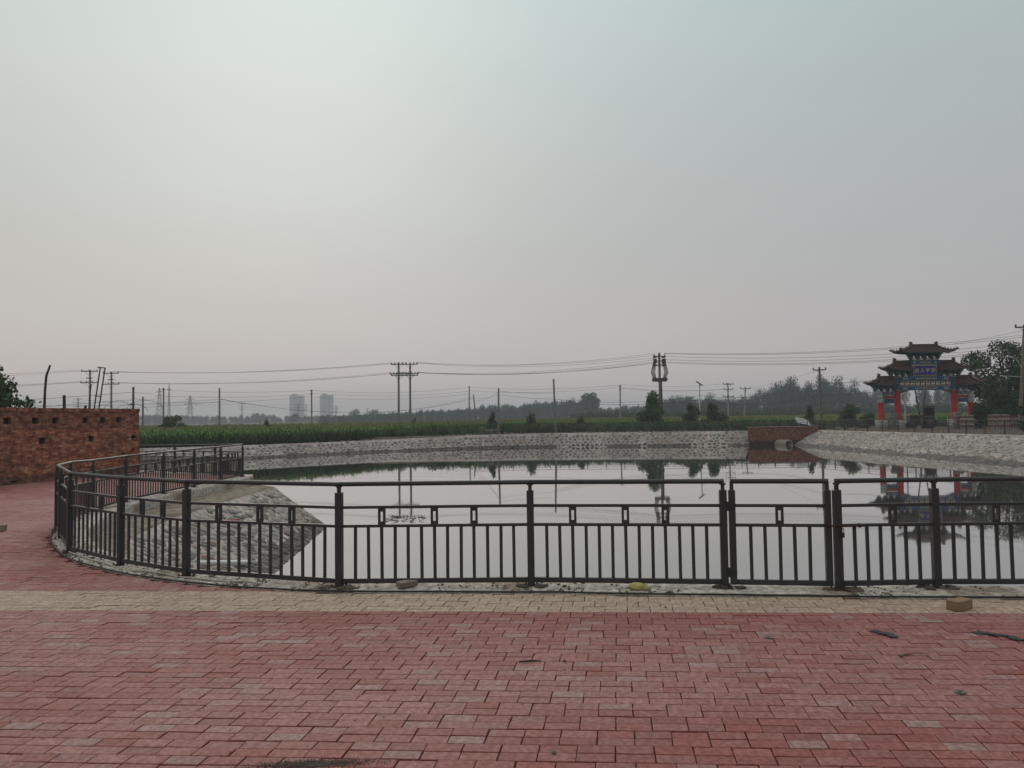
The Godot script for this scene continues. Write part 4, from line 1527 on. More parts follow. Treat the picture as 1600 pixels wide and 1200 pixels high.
func make_poles() -> void:
	var grey := Color(0.27, 0.255, 0.24)
	var dark := Color(0.10, 0.09, 0.08)
	var tw := [[10.5, 1.2, 5, 0.0], [9.05, 1.35, 6, 0.0], [8.8, 1.2, 4, 0.25]]
	pole("utility_pole", "left one of the tall twin poles with double crossarms beyond the stone bank", Vector3(-17.39, -0.45, -118), 10.85, Vector2(0.05, 0), 0.2, 0.14, grey, tw, "twin utility poles")
	pole("utility_pole", "right one of the tall twin poles with double crossarms beyond the stone bank", Vector3(-15.63, -0.45, -118), 10.73, Vector2(0.05, 0), 0.2, 0.14, grey, tw, "twin utility poles")
	# the cable pole with racks of fittings and hanging loops
	var cp := pole("cable_pole", "tall pole with stacked fittings and a basket of cable loops behind the large bush", Vector3(20.12, -0.45, -105), 10.7, Vector2(0.03, 0), 0.19, 0.15, Color(0.22, 0.20, 0.185), [[10.2, 0.8, 3, 0.1], [9.55, 0.85, 3, 0.1], [9.0, 0.8, 3, 0.1], [7.1, 1.15, 0, 0.1]])
	var st := st_new()
	for s in [-1.0, 1.0]:
		for k in 5:
			var x: float = s * (0.35 + 0.1 * k)
			tube(st, [Vector3(s * (0.5 + 0.08 * k), 9.3, 0.1 * k - 0.2), Vector3(x * 1.1 + s * 0.2, 8.6, 0.15), Vector3(x * 1.2 + s * 0.25, 8.0, 0.2), Vector3(x + s * 0.15, 7.3, 0.1), Vector3(s * 0.1, 6.6, 0.2)], [0.045], 5, Color(0.06, 0.06, 0.06))
		for k in 4:
			cbox(st, at(s * 0.6, 9.0 + 0.37 * k, 0.1), Vector3(0.5, 0.27, 0.4), 0.05, Color(0.06, 0.058, 0.055))
		cbox(st, at(s * 0.55, 7.0, 0.05), Vector3(0.9, 0.5, 0.5), 0.08, Color(0.08, 0.08, 0.08))
	put("cable_loops", done(st), M.concrete, cp)
	st = st_new()
	tube(st, [Vector3(0.2, 7.0, 0.1), Vector3(0.24, 4.5, 0.12), Vector3(0.26, 2.6, 0.12)], [0.1, 0.09, 0.06], 7, Color(0.05, 0.05, 0.05))
	cbox(st, at(0.42, 2.5, 0.1), Vector3(0.35, 0.2, 0.3), 0.04, Color(0.06, 0.06, 0.06))
	put("cable", done(st), M.concrete, cp)
	var hv := [[9.9, 1.25, 3, 0.0], [8.2, 1.35, 4, 0.0], [8.9, 0.5, 0, 0.0]]
	pole("utility_pole", "crossarm pole seen over the brick wall just left of the leaning ladder", Vector3(-63.01, -0.45, -115), 10.1, Vector2(0, 0), 0.17, 0.13, grey, hv, "crossarm poles over the wall")
	pole("utility_pole", "crossarm pole seen over the brick wall just right of the leaning ladder", Vector3(-62.37, -0.45, -120), 10.1, Vector2(-0.05, 0), 0.17, 0.13, grey, hv, "crossarm poles over the wall")
	var thin := "plain thin poles in the fields"
	pole("utility_pole", "dark thin pole rising behind the far end of the brick wall", Vector3(-29.49, -0.45, -60), 4.96, Vector2(0, 0), 0.1, 0.075, dark, [[3.6, 0.16, 0, 0]], thin)
	pole("utility_pole", "short plain pole in the corn just right of the brick wall", Vector3(-45.5, -0.45, -95), 5.34, Vector2(0, 0), 0.13, 0.1, grey, [], thin)
	pole("utility_pole", "plain pole standing behind the round shrub in the corn", Vector3(-52.0, -0.45, -115), 7.3, Vector2(0, 0), 0.14, 0.1, grey, [[7.1, 0.25, 0, 0]], thin)
	pole("utility_pole", "plain bare pole in the corn left of the two far tower blocks", Vector3(-37.95, -0.45, -100), 6.5, Vector2(-0.02, 0), 0.13, 0.1, grey, [], thin)
	pole("utility_pole", "plain pole standing between the two far tower blocks", Vector3(-36.42, -0.45, -140), 7.7, Vector2(0, 0), 0.16, 0.12, grey, [[7.5, 0.25, 0, 0], [6.9, 0.25, 0, 0]], thin)
	pole("utility_pole", "thin upright pole behind the leaning one, right of the twin poles", Vector3(-8.43, -0.45, -150), 8.3, Vector2(0.1, 0), 0.15, 0.11, grey, [[8.2, 0.15, 0, 0]], thin)
	pole("utility_pole", "short pole leaning left in the corn, right of the twin poles", Vector3(-6.47, -0.45, -140), 6.4, Vector2(-0.55, 0), 0.15, 0.11, grey, [], thin)
	pole("utility_pole", "pole beside the small conifer-like bush on the far bank", Vector3(-1.6, -0.1, -87), 5.15, Vector2(0.08, 0), 0.13, 0.1, grey, [], thin)
	pole("utility_pole", "plain pole on the far bank between the two round bushes", Vector3(4.85, -0.1, -87), 6.1, Vector2(-0.15, 0), 0.13, 0.1, grey, [], thin)
	pole("utility_pole", "pale pole in the corn right of the round hazy tree", Vector3(18.13, -0.45, -130), 7.3, Vector2(0.1, 0), 0.14, 0.11, Color(0.34, 0.33, 0.31), [[7.2, 0.2, 0, 0], [6.6, 0.2, 0, 0]], thin)
	pole("utility_pole", "pole with three short crossarms in front of the far woods", Vector3(41.92, -0.45, -150), 8.2, Vector2(0.1, 0), 0.16, 0.12, Color(0.34, 0.33, 0.31), [[8.0, 1.1, 4, 0.2], [7.0, 1.0, 3, 0.2], [5.6, 1.1, 3, 0.2]], thin)
	pole("utility_pole", "slightly leaning crossarm pole next to the three-arm pole before the far woods", Vector3(44.91, -0.45, -150), 7.3, Vector2(0.5, 0), 0.15, 0.11, Color(0.34, 0.33, 0.31), [[7.1, 1.0, 3, -0.2]], thin)
	pole("utility_pole", "dark crossarm pole standing above the brick headwall of the pond", Vector3(39.25, -0.2, -98), 7.75, Vector2(-0.12, 0), 0.17, 0.12, Color(0.17, 0.155, 0.14), [[7.4, 0.8, 3, -0.3]], thin)
	var rp := pole("utility_pole", "tall pole with two white lamp arms at the right edge among trees", Vector3(47.2, -0.3, -72), 10.0, Vector2(0.9, 0), 0.17, 0.12, Color(0.20, 0.17, 0.14), [[9.8, 0.75, 3, -0.5]])
	for a in [[6.0, 1.0, 1.35], [5.1, 1.6, 0.15]]:
		st = st_new()
		var s0 := Vector3(a[0] * 0.09 - 0.1, a[0], 0.1)
		tube(st, [s0, s0 + Vector3(-a[1] * 0.6, a[2] * 0.6, 0.1), s0 + Vector3(-a[1], a[2] * 0.75, 0.12)], [0.035], 6, Color(0.5, 0.5, 0.5))
		cbox(st, Transform3D(Basis(Vector3.FORWARD, 0.2), s0 + Vector3(-a[1] - 0.2, a[2] * 0.75, 0.12)), Vector3(0.5, 0.1, 0.22), 0.03, Color(0.62, 0.64, 0.66))
		put("lamp_arm", done(st), M.concrete, rp)
	# solar street lamp
	var lamp := thing("street_lamp", "slim white street lamp with a tilted solar panel before the dark bushes", "lamp", Vector3(24.2, -0.3, -100))
	rod("pole", Vector3.ZERO, Vector3(0.15, 5.9, 0), 0.1, 0.065, M.paint, lamp, 10, Color(0.72, 0.72, 0.70))
	st = st_new()
	cbox(st, Transform3D(Basis(Vector3(0, 0, 1), -0.65), Vector3(0.05, 6.12, 0)), Vector3(0.85, 0.06, 0.6), 0.01, Color(0.05, 0.055, 0.07))
	put("solar_panel", done(st), M.dark, lamp)
	st = st_new()
	cbox(st, at(0.32, 5.85, 0.1), Vector3(0.55, 0.09, 0.22), 0.02, Color(0.4, 0.4, 0.4))
	put("lamp_head", done(st), M.paint, lamp)
	# far poles and towers in the haze
	var far := "far crossarm poles in the haze"
	var fl := [[-147.2, 420.0, 11.9, "hazy crossarm pole far off, left of the two tower blocks"], [-116.6, 420.0, 10.8, "hazy crossarm pole in front of the left tower block"], [-139.1, 520.0, 12.7, "hazy pole just right of the left tower block"], [-96.0, 420.0, 9.8, "hazy crossarm pole just right of the right tower block"], [-90.2, 480.0, 9.0, "hazy crossarm pole over the round trees left of the twin poles"], [-168.9, 300.0, 12.0, "hazy crossarm pole seen over the brick wall left of the ladder"]]
	for f in fl:
		pole("utility_pole", f[3], Vector3(f[0], -0.5, -f[1]), f[2], Vector2.ZERO, 0.28, 0.2, grey, [[f[2] - 0.3, 1.7, 0, 0.0], [f[2] - 1.8, 2.0, 0, 0.0], [f[2] - 3.2, 1.7, 0, 0.0]], far)
	lattice("lattice_tower", "hazy lattice tower behind the plain pole left of the round shrub", Vector3(-411.8, -0.5, -900), 42.2, 7.0, [[38.0, 4.0], [33.0, 4.5]], 0.28, grey)
	lattice("lattice_tower", "hazy slim telecom mast beside the lattice tower over the round shrub", Vector3(-400.6, -0.5, -900), 47.0, 3.0, [[41.0, 2.2], [40.0, 2.2]], 0.28, grey)
	lattice("lattice_tower", "hazy pylon with three pairs of arms over the left woods", Vector3(-292.4, -0.5, -700), 26.0, 5.5, [[22.5, 4.2], [18.5, 5.2], [14.5, 4.4]], 0.2, grey)


func make_wires() -> void:
	# upper line: left edge - crossarm poles - twin poles - cable pole - gate side
	var up4 := [[-1.1, 0, 0], [-0.4, 0, 0], [0.4, 0, 0], [1.1, 0, 0]]
	var lp := Vector3(-63.0, 9.6, -115)
	span("bundle of wires running left out of view from the crossarm pole left of the ladder", lp, Vector3(-95, 8.7, -108), [[-1, 0.1, 0], [1, 0.1, 0], [-1.2, -1.6, 0], [1.2, -1.6, 0], [0, -1.65, 0]], [[-1, 0.1, 0], [1, -0.5, 0], [-1.2, -1.6, 0], [1.2, -1.6, 0], [0, -2.2, 0]], 0.35, 0.018)
	var tl := Vector3(-17.3, 10.35, -118)
	span("long sagging bundle of wires between the crossarm pole and the twin poles", Vector3(-62.4, 9.6, -120), tl, [[-1, 0.1, 0], [0.2, 0.1, 0], [1, 0.1, 0], [-1.2, -1.6, 0], [0, -1.62, 0], [1.2, -1.6, 0]], [[-1.1, 0, 0], [0.0, 0, 0], [1.1, 0, 0], [-1.3, -1.5, 0], [0.3, -1.5, 0], [1.3, -1.5, 0]], 0.75, 0.018)
	span("short wires between the crossarms of the twin poles", tl, Vector3(-15.6, 10.3, -118), [[1.1, 0, 0.2], [1.3, -1.5, 0.2]], [[-1.1, 0, 0.2], [-1.3, -1.5, 0.2]], 0.02, 0.018)
	span("wide sagging bundle of wires between the twin poles and the cable pole", Vector3(-15.6, 10.3, -118), Vector3(20.1, 9.6, -105), [[0.9, 0, 0], [1.1, 0.02, 0.3], [0.4, 0, -0.3], [1.3, -1.5, 0], [1.2, -1.55, 0.3], [0.5, -1.5, -0.3], [1.0, -1.45, 0.1]], [[-0.7, 0.55, 0], [-0.7, 0.3, 0], [-0.6, -0.05, 0], [-0.7, -0.3, 0], [-0.7, -0.55, 0], [-0.6, -0.7, 0], [-0.6, -0.8, 0]], 0.85, 0.02)
	span("dark bundle of wires from the cable pole passing behind the painted gate to the right", Vector3(20.1, 9.6, -105), Vector3(66.0, 10.2, -84), [[0.7, 0.6, 0], [0.7, 0.5, 0.2], [0.7, 0.15, 0], [0.7, -0.3, 0], [0.7, -0.6, 0], [0.6, -0.75, 0.2]], [[0, 0.9, 0], [0, 0.6, 0], [0, -0.1, 0], [0, -0.5, 0], [0, -0.8, 0], [0, -1.0, 0.3]], 1.25, 0.022)
	span("single thin wire rising right from behind the gate top to the right edge", Vector3(48.0, 9.0, -84), Vector3(60.0, 11.6, -76), [[0, 0, 0]], [[0, 0, 0]], 0.15, 0.014)
	# lower lines across the fields
	var a := Vector3(-29.5, 4.1, -60)
	var b := Vector3(-52.0, 6.5, -115)
	var c := Vector3(-37.95, 4.6, -100)
	var d := Vector3(-36.4, 7.0, -140)
	var e := Vector3(-8.33, 7.6, -150)
	var f := Vector3(-1.53, 4.7, -87)
	var g := Vector3(4.75, 4.0, -87)
	var h := Vector3(18.2, 6.6, -130)
	span("low wires running left over the brick wall from the dark thin pole", a, Vector3(-60, 3.2, -64), [[0, 0, 0], [0, -0.6, 0]], [[0, 0, 0], [0, -0.7, 0]], 0.2, 0.016)
	span("low wires between the dark thin pole and the pole behind the round shrub", a, b, [[0, 0, 0], [0, -0.5, 0]], [[0, 0, 0], [0, -0.9, 0]], 0.25, 0.018)
	span("low wires between the pole behind the round shrub and the pole between the tower blocks", b, d, [[0, 0, 0], [0, -0.9, 0], [0, -1.9, 0]], [[0, 0.1, 0], [0, -0.5, 0], [0, -1.0, 0]], 0.35, 0.022)
	span("low wires from the bare pole to the left, dipping toward the corn", c, Vector3(-75, 3.6, -104), [[0, 0.0, 0], [0, -0.3, 0]], [[0, 1.2, 0], [0, 0.4, 0]], 0.7, 0.018)
	span("low dark cable sagging right from the bare pole towards the leaning pole", c, Vector3(-6.95, 5.2, -140), [[0, 0, 0], [0, 0.05, 0]], [[0, 0, 0], [0, 0.3, 0]], 2.3, 0.022)
	span("wires between the pole by the tower blocks and the thin upright pole", d, e, [[0, 0.1, 0], [0, -0.45, 0], [0, -1.1, 0]], [[0, 0.1, 0], [0, -0.7, 0], [0, -1.2, 0]], 0.7, 0.022)
	span("wires between the thin upright pole and the pale pole in the corn", e, h, [[0, 0.1, 0], [0, -0.6, 0]], [[0, 0.3, 0], [0, -0.1, 0]], 0.55, 0.022)
	span("wire from the leaning pole to the pole by the small conifer-like bush", Vector3(-6.95, 5.4, -140), f, [[0, 0, 0], [0, -0.6, 0]], [[0, -0.4, 0], [0, -0.1, 0]], 0.3, 0.016)
	span("wires between the two plain poles on the far bank", f, g, [[0, 0, 0], [0, -0.4, 0]], [[0, 0.4, 0], [0, -0.3, 0]], 0.1, 0.016)
	span("dark cable from the far bank pole past the round tree to the cable pole", g, Vector3(20.1, 3.6, -105), [[0, -0.3, 0], [0, -0.55, 0]], [[0, 0.1, 0], [0, -0.25, 0]], 0.3, 0.022)
	span("thin wires between the pale pole and the three-arm pole before the woods", h, Vector3(42.0, 7.3, -150), [[0, 0.4, 0], [0, -0.1, 0], [0, -0.25, 0]], [[-0.6, 0.4, 0], [-0.8, -0.6, 0], [-0.8, -0.7, 0]], 0.45, 0.02)
	span("dark cables from the cable pole over the lamp to the pole above the headwall", Vector3(20.1, 3.6, -105), Vector3(24.35, 4.2, -100), [[0, 0.1, 0], [0, -0.3, 0]], [[0, 0.0, 0], [0, -0.55, 0]], 0.08, 0.022)
	span("dark cables between the solar lamp and the pole above the headwall", Vector3(24.35, 4.2, -100), Vector3(39.15, 5.4, -98), [[0, 0, 0], [0, -0.55, 0]], [[0, 0.1, 0], [0, -1.4, 0]], 0.9, 0.025)
	span("dark cables from the headwall pole into the gate on the right", Vector3(39.15, 5.4, -98), Vector3(50.0, 6.3, -97), [[0, 0.1, 0], [0, -1.4, 0]], [[0, 0, 0], [0, -1.5, 0]], 0.25, 0.025)
	span("row of thin wires between the leaning crossarm pole and the headwall pole", Vector3(45.4, 6.6, -150), Vector3(39.15, 7.2, -98), [[0, 0, 0]], [[0, 0, 0]], 0.3, 0.016)
	span("hazy far wires strung between the far crossarm poles", Vector3(-168.9, 11.0, -300), Vector3(-147.2, 11.0, -420), [[-1, 0, 0], [1, 0, 0]], [[-1, 0, 0], [1, 0, 0]], 1.2, 0.03)
	span("hazy far wires in front of the left tower block", Vector3(-147.2, 11.0, -420), Vector3(-116.6, 10.3, -420), [[-1, 0, 0], [1, -1.5, 0], [1, -3, 0]], [[-1, 0, 0], [1, -1.5, 0], [1, -3, 0]], 0.6, 0.03)
	span("hazy far wires between the two tower blocks", Vector3(-116.6, 10.3, -420), Vector3(-96.0, 9.3, -420), [[-1, 0, 0], [1, -1.5, 0], [1, -3, 0]], [[-1, 0, 0], [1, -1.5, 0], [1, -3, 0]], 0.5, 0.03)


# ---------------------------------------------------------------- plants
func leaves(st: SurfaceTool, lobes: Array, n: int, size: float, ca: Color, cb: Color, flat := 0.0) -> void:
	var total := 0.0
	for l in lobes: total += l[1].x * l[1].y
	for l in lobes:
		var m := int(n * l[1].x * l[1].y / total)
		for i in m:
			var d := Vector3(rng.randfn(), rng.randfn(), rng.randfn()).normalized()
			var rad := pow(rng.randf(), 0.42) * (1.0 + 0.22 * blotch.get_noise_3d(d.x * 60 + l[0].x * 30, d.y * 60, d.z * 60))
			var p: Vector3 = l[0] + d * l[1] * rad
			var clump: float = blotch.get_noise_3d(p.x * 32.0 / size * 0.22, p.y * 32.0 / size * 0.22, p.z * 32.0 / size * 0.22)
			if clump < -0.2 and rng.randf() < 0.75: continue
			var s := size * rr(0.6, 1.25)
			var ax := Vector3(rng.randfn(), rng.randfn() * (1.0 - flat) - 0.35, rng.randfn()).normalized()
			var side := ax.cross(Vector3(rng.randfn(), rng.randfn(), rng.randfn())).normalized()
			var c := ca.lerp(cb, clampf(0.5 + clump * 1.1 + rr(-0.25, 0.25), 0, 1))
			var a := p - ax * s * 0.6
			var b := p + side * s * 0.34
			var e := p + ax * s * 0.6
			var f := p - side * s * 0.34 + ax.cross(side) * s * 0.1
			tri(st, a, b, e, c)
			tri(st, a, e, f, c)


func limbs(st: SurfaceTool, h: float, r: float, lobes: Array, col: Color) -> void:
	var fork := h * 0.42
	var bend := Vector3(rr(-0.1, 0.1), 0, rr(-0.1, 0.1)) * h
	tube(st, [Vector3(0, -0.15, 0), Vector3(bend.x * 0.2, fork * 0.5, bend.z * 0.2), Vector3(bend.x * 0.4, fork, bend.z * 0.4)], [r * 1.25, r, r * 0.8], 8, col)
	for l in lobes:
		var t: Vector3 = l[0]
		var b := Vector3(bend.x * 0.3, fork * rr(0.5, 1.0), bend.z * 0.3)
		tube(st, [b, b.lerp(t, 0.5) + Vector3(0, -h * 0.03, 0), t], [r * 0.55, r * 0.35, r * 0.1], 6, col)


func tree(called: String, label: String, category: String, base: Vector3, h: float, r: float, lobes: Array, n: int, size: float, ca: Color, cb: Color, group := "") -> Node3D:
	var o := thing(called, label, category, base, group)
	var st := st_new()
	limbs(st, h, r, lobes, Color(0.085, 0.065, 0.05))
	put("trunk" if category == "tree" else "stem", done(st), M.wood, o)
	st = st_new()
	leaves(st, lobes, n, size, ca, cb)
	put("crown" if category == "tree" else "foliage", done(st), M.leaf, o)
	return o


func corn_mesh(k: int) -> ArrayMesh:
	var st := st_new()
	for p in 3:
		var b := Vector3(rr(-0.3, 0.3), 0, rr(-0.3, 0.3))
		var h := rr(1.45, 1.75)
		var g := Color(0.054, 0.135, 0.02)
		tube(st, [b, b + Vector3(rr(-0.04, 0.04), h, rr(-0.04, 0.04))], [0.018, 0.009], 4, Color(0.07, 0.10, 0.03), false)
		for i in 10:
			var y := h * (0.12 + 0.085 * i)
			var a := PI * i + rr(-0.7, 0.7) + p
			var d := Vector3(cos(a), 0, sin(a))
			var s := Vector3(-sin(a), 0, cos(a)) * 0.045
			var L := rr(0.45, 0.75) * (1.0 - 0.3 * absf(i / 9.0 - 0.45))
			var p0 := b + Vector3(0, y, 0)
			var p1 := p0 + d * L * 0.4 + Vector3(0, L * 0.42, 0)
			var p2 := p0 + d * L * 0.8 + Vector3(0, L * 0.3, 0)
			var p3 := p0 + d * L * 1.05 + Vector3(0, -L * 0.15, 0)
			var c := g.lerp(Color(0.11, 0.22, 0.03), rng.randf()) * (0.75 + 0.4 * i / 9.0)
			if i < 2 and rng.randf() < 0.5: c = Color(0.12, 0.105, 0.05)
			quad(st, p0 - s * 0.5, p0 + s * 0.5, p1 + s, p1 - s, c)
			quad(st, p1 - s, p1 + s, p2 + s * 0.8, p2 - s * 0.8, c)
			tri(st, p2 - s * 0.8, p2 + s * 0.8, p3, c)
		for i in 5:
			var a := rr(0, TAU)
			var t := b + Vector3(0, h - 0.02, 0)
			var e := t + Vector3(cos(a) * 0.12, rr(0.16, 0.28), sin(a) * 0.12)
			tri(st, t + Vector3(0.012, 0, 0), t - Vector3(0.012, 0, 0), e, Color(0.20, 0.18, 0.075))
			tri(st, t + Vector3(0, 0, 0.014), e + Vector3(0.012, -0.03, 0), e, Color(0.20, 0.18, 0.075))
	return done(st)


func weed_mesh(broad: bool) -> ArrayMesh:
	var st := st_new()
	for i in 26:
		var b := Vector3(rr(-0.35, 0.35), 0, rr(-0.35, 0.35))
		var h := rr(0.45, 1.0)
		var d := Vector3(rr(-0.3, 0.3), 0, rr(-0.3, 0.3))
		var a := rr(0, TAU)
		var s := Vector3(cos(a), 0, sin(a)) * (0.022 if not broad else 0.012)
		var c := Color(0.032, 0.068, 0.018).lerp(Color(0.08, 0.13, 0.035), rng.randf())
		quad(st, b - s, b + s, b + d * 0.5 + Vector3(0, h * 0.65, 0) + s * 0.8, b + d * 0.5 + Vector3(0, h * 0.65, 0) - s * 0.8, c)
		tri(st, b + d * 0.5 + Vector3(0, h * 0.65, 0) - s * 0.8, b + d * 0.5 + Vector3(0, h * 0.65, 0) + s * 0.8, b + d + Vector3(0, h, 0), c)
	if broad:
		leaves(st, [[Vector3(0, 0.45, 0), Vector3(0.4, 0.45, 0.4)]], 70, 0.17, Color(0.025, 0.05, 0.017), Color(0.06, 0.095, 0.03))
	return done(st)


func band(line: Array, x: float, k := 1) -> float:        # height of a line of [x, value] at x
	if x <= line[0][0]: return line[0][k]
	for i in line.size() - 1:
		if x < line[i + 1][0]:
			return lerpf(line[i][k], line[i + 1][k], (x - line[i][0]) / (line[i + 1][0] - line[i][0]))
	return line[-1][k]


func make_fields() -> void:
	var front := [[-90.0, -61.0], [-46.0, -61.5], [-31.0, -66.8], [-27.0, -68.2], [-24.0, -70.2], [-17.6, -76.4], [-14.5, -84.0], [-11.0, -98.0], [0.0, -103.0], [20.0, -107.0], [45.0, -109.0], [80.0, -112.0], [140.0, -116.0], [190.0, -118.0]]
	var forms := [corn_mesh(0), corn_mesh(1), corn_mesh(2)]
	var sets: Array = [[] as Array[Transform3D], [] as Array[Transform3D], [] as Array[Transform3D]]
	var tints: Array = [[] as Array[Color], [] as Array[Color], [] as Array[Color]]
	var j := 0
	var depth := 0.0
	while depth < 105.0:
		var step := 0.62 + depth * 0.016
		var x := -80.0 + rr(0, 1)
		while x < 185.0:
			x += step * rr(0.75, 1.25)
			var z := band(front, x) - depth - rr(0, step * 0.6)
			if x < z * 0.72 - 4.0 or x > -z * 1.0 + 10.0: continue
			if x > 37.5 and x < 49.5 and z > -140.0: continue
			var i := rng.randi() % 3
			var tall := 1.0 + 0.12 * blotch.get_noise_2d(x * 4.0, z * 4.0)
			tall *= 0.84 if x < -14.0 else 0.9
			var wide := 1.0 + depth * 0.012
			sets[i].append(Transform3D(Basis(Vector3.UP, rr(0, TAU)).scaled(Vector3(wide, tall * rr(0.86, 1.1), wide)), Vector3(x, -0.46, z)))
			tints[i].append(Color.WHITE * rr(0.8, 1.15))
		depth += step
	var field := Node3D.new()
	field.name = "corn_field"
	add_child(field)
	tag(field, "tall green corn filling the fields beyond the pond", "", "", "stuff")
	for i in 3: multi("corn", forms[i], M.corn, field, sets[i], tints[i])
	# weeds and rough grass between the banks and the corn
	var wf := [weed_mesh(false), weed_mesh(true)]
	sets = [[] as Array[Transform3D], [] as Array[Transform3D]]
	tints = [[] as Array[Color], [] as Array[Color]]
	for i in 7000:
		var x := rr(-46, 62)
		var lo: float = band(front, x)
		var hi: float = band([[-46.0, -60.8], [-31.0, -65.8], [-24.0, -69.2], [-17.6, -75.5], [-13.4, -79.6], [-4.0, -84.5], [2.1, -86.0], [14.0, -85.0], [24.3, -84.0], [36.0, -84.0], [62.0, -88.0]], x)
		var z := lerpf(hi, lo - 1.0, pow(rng.randf(), 0.8))
		if x > 36.5 and x < 50.0 and z > -100: continue
		if x > -6.0 and z > hi - 2.2 and rng.randf() < 0.85: continue
		var q := rng.randi() % 2
		var s := rr(0.6, 1.25) * (1.15 if x > -9.0 and x < 36.0 else 0.85)
		sets[q].append(Transform3D(Basis(Vector3.UP, rr(0, TAU)).scaled(Vector3(s * 1.2, s, s * 1.2)), Vector3(x, lerpf(-0.2, -0.5, ss(hi, lo, z)), z)))
		tints[q].append(Color.WHITE * rr(0.65, 1.15))
	var wr := Node3D.new()
	wr.name = "weeds"
	add_child(wr)
	tag(wr, "rough grass and weeds between the stone bank and the corn", "", "", "stuff")
	for i in 2: multi("weeds", wf[i], M.leaf, wr, sets[i], tints[i])
	# a few tufts that grow along the earth ledge and at the foot of the wall stay out of the way of the railing


func far_wood(called: String, label: String, line: Array, z: float, deep: float, rows: int, step: float, leafy: Array, tint: Color, gaps: float) -> void:
	var sets: Array = []
	var tints: Array = []
	for i in leafy.size():
		sets.append([] as Array[Transform3D])
		tints.append([] as Array[Color])
	for r in rows:
		var x: float = line[0][0]
		while x < line[-1][0]:
			x += step * rr(0.6, 1.4)
			if rng.randf() < gaps: continue
			var h: float = band(line, x) * rr(0.9, 1.08) * (1.0 - 0.03 * r)
			var w := step * rr(0.75, 1.25)
			var i := rng.randi() % leafy.size()
			sets[i].append(Transform3D(Basis(Vector3.UP, rr(0, TAU)).scaled(Vector3(w, h, w)), Vector3(x, -0.6, z - deep * r / rows * rr(0.7, 1.3))))
			tints[i].append(tint * rr(0.75, 1.2))
	var root := Node3D.new()
	root.name = numbered(called)
	add_child(root)
	tag(root, label, "", "", "stuff")
	for i in leafy.size(): multi("trees", leafy[i], M.leaf, root, sets[i], tints[i])


func unit_tree(kind: int, n: int, size: float) -> ArrayMesh:       # one metre high, about one metre wide
	var st := st_new()
	var lobes: Array = []
	if kind == 0:                                                    # broad
		for i in 6: lobes.append([Vector3(rr(-0.3, 0.3), rr(0.45, 0.75), rr(-0.3, 0.3)), Vector3(0.34, 0.24, 0.34)])
		lobes.append([Vector3(0, 0.35, 0), Vector3(0.55, 0.34, 0.55)])
		lobes.append([Vector3(0, 0.16, 0), Vector3(0.6, 0.2, 0.6)])
	elif kind == 1:                                                  # poplar
		for i in 8: lobes.append([Vector3(rr(-0.2, 0.2), 0.16 + 0.1 * i, rr(-0.2, 0.2)), Vector3(0.5 - 0.035 * i, 0.15, 0.5 - 0.035 * i)])
	else:                                                            # low bush
		for i in 5: lobes.append([Vector3(rr(-0.35, 0.35), rr(0.25, 0.6), rr(-0.35, 0.35)), Vector3(0.4, 0.36, 0.4)])
	leaves(st, lobes, n, size, Color(0.62, 0.62, 0.62), Color(1.15, 1.15, 1.1))
	tube(st, [Vector3(0, 0, 0), Vector3(0, 0.5, 0)], [0.03, 0.02], 5, Color(0.9, 0.7, 0.5), false)
	return done(st)


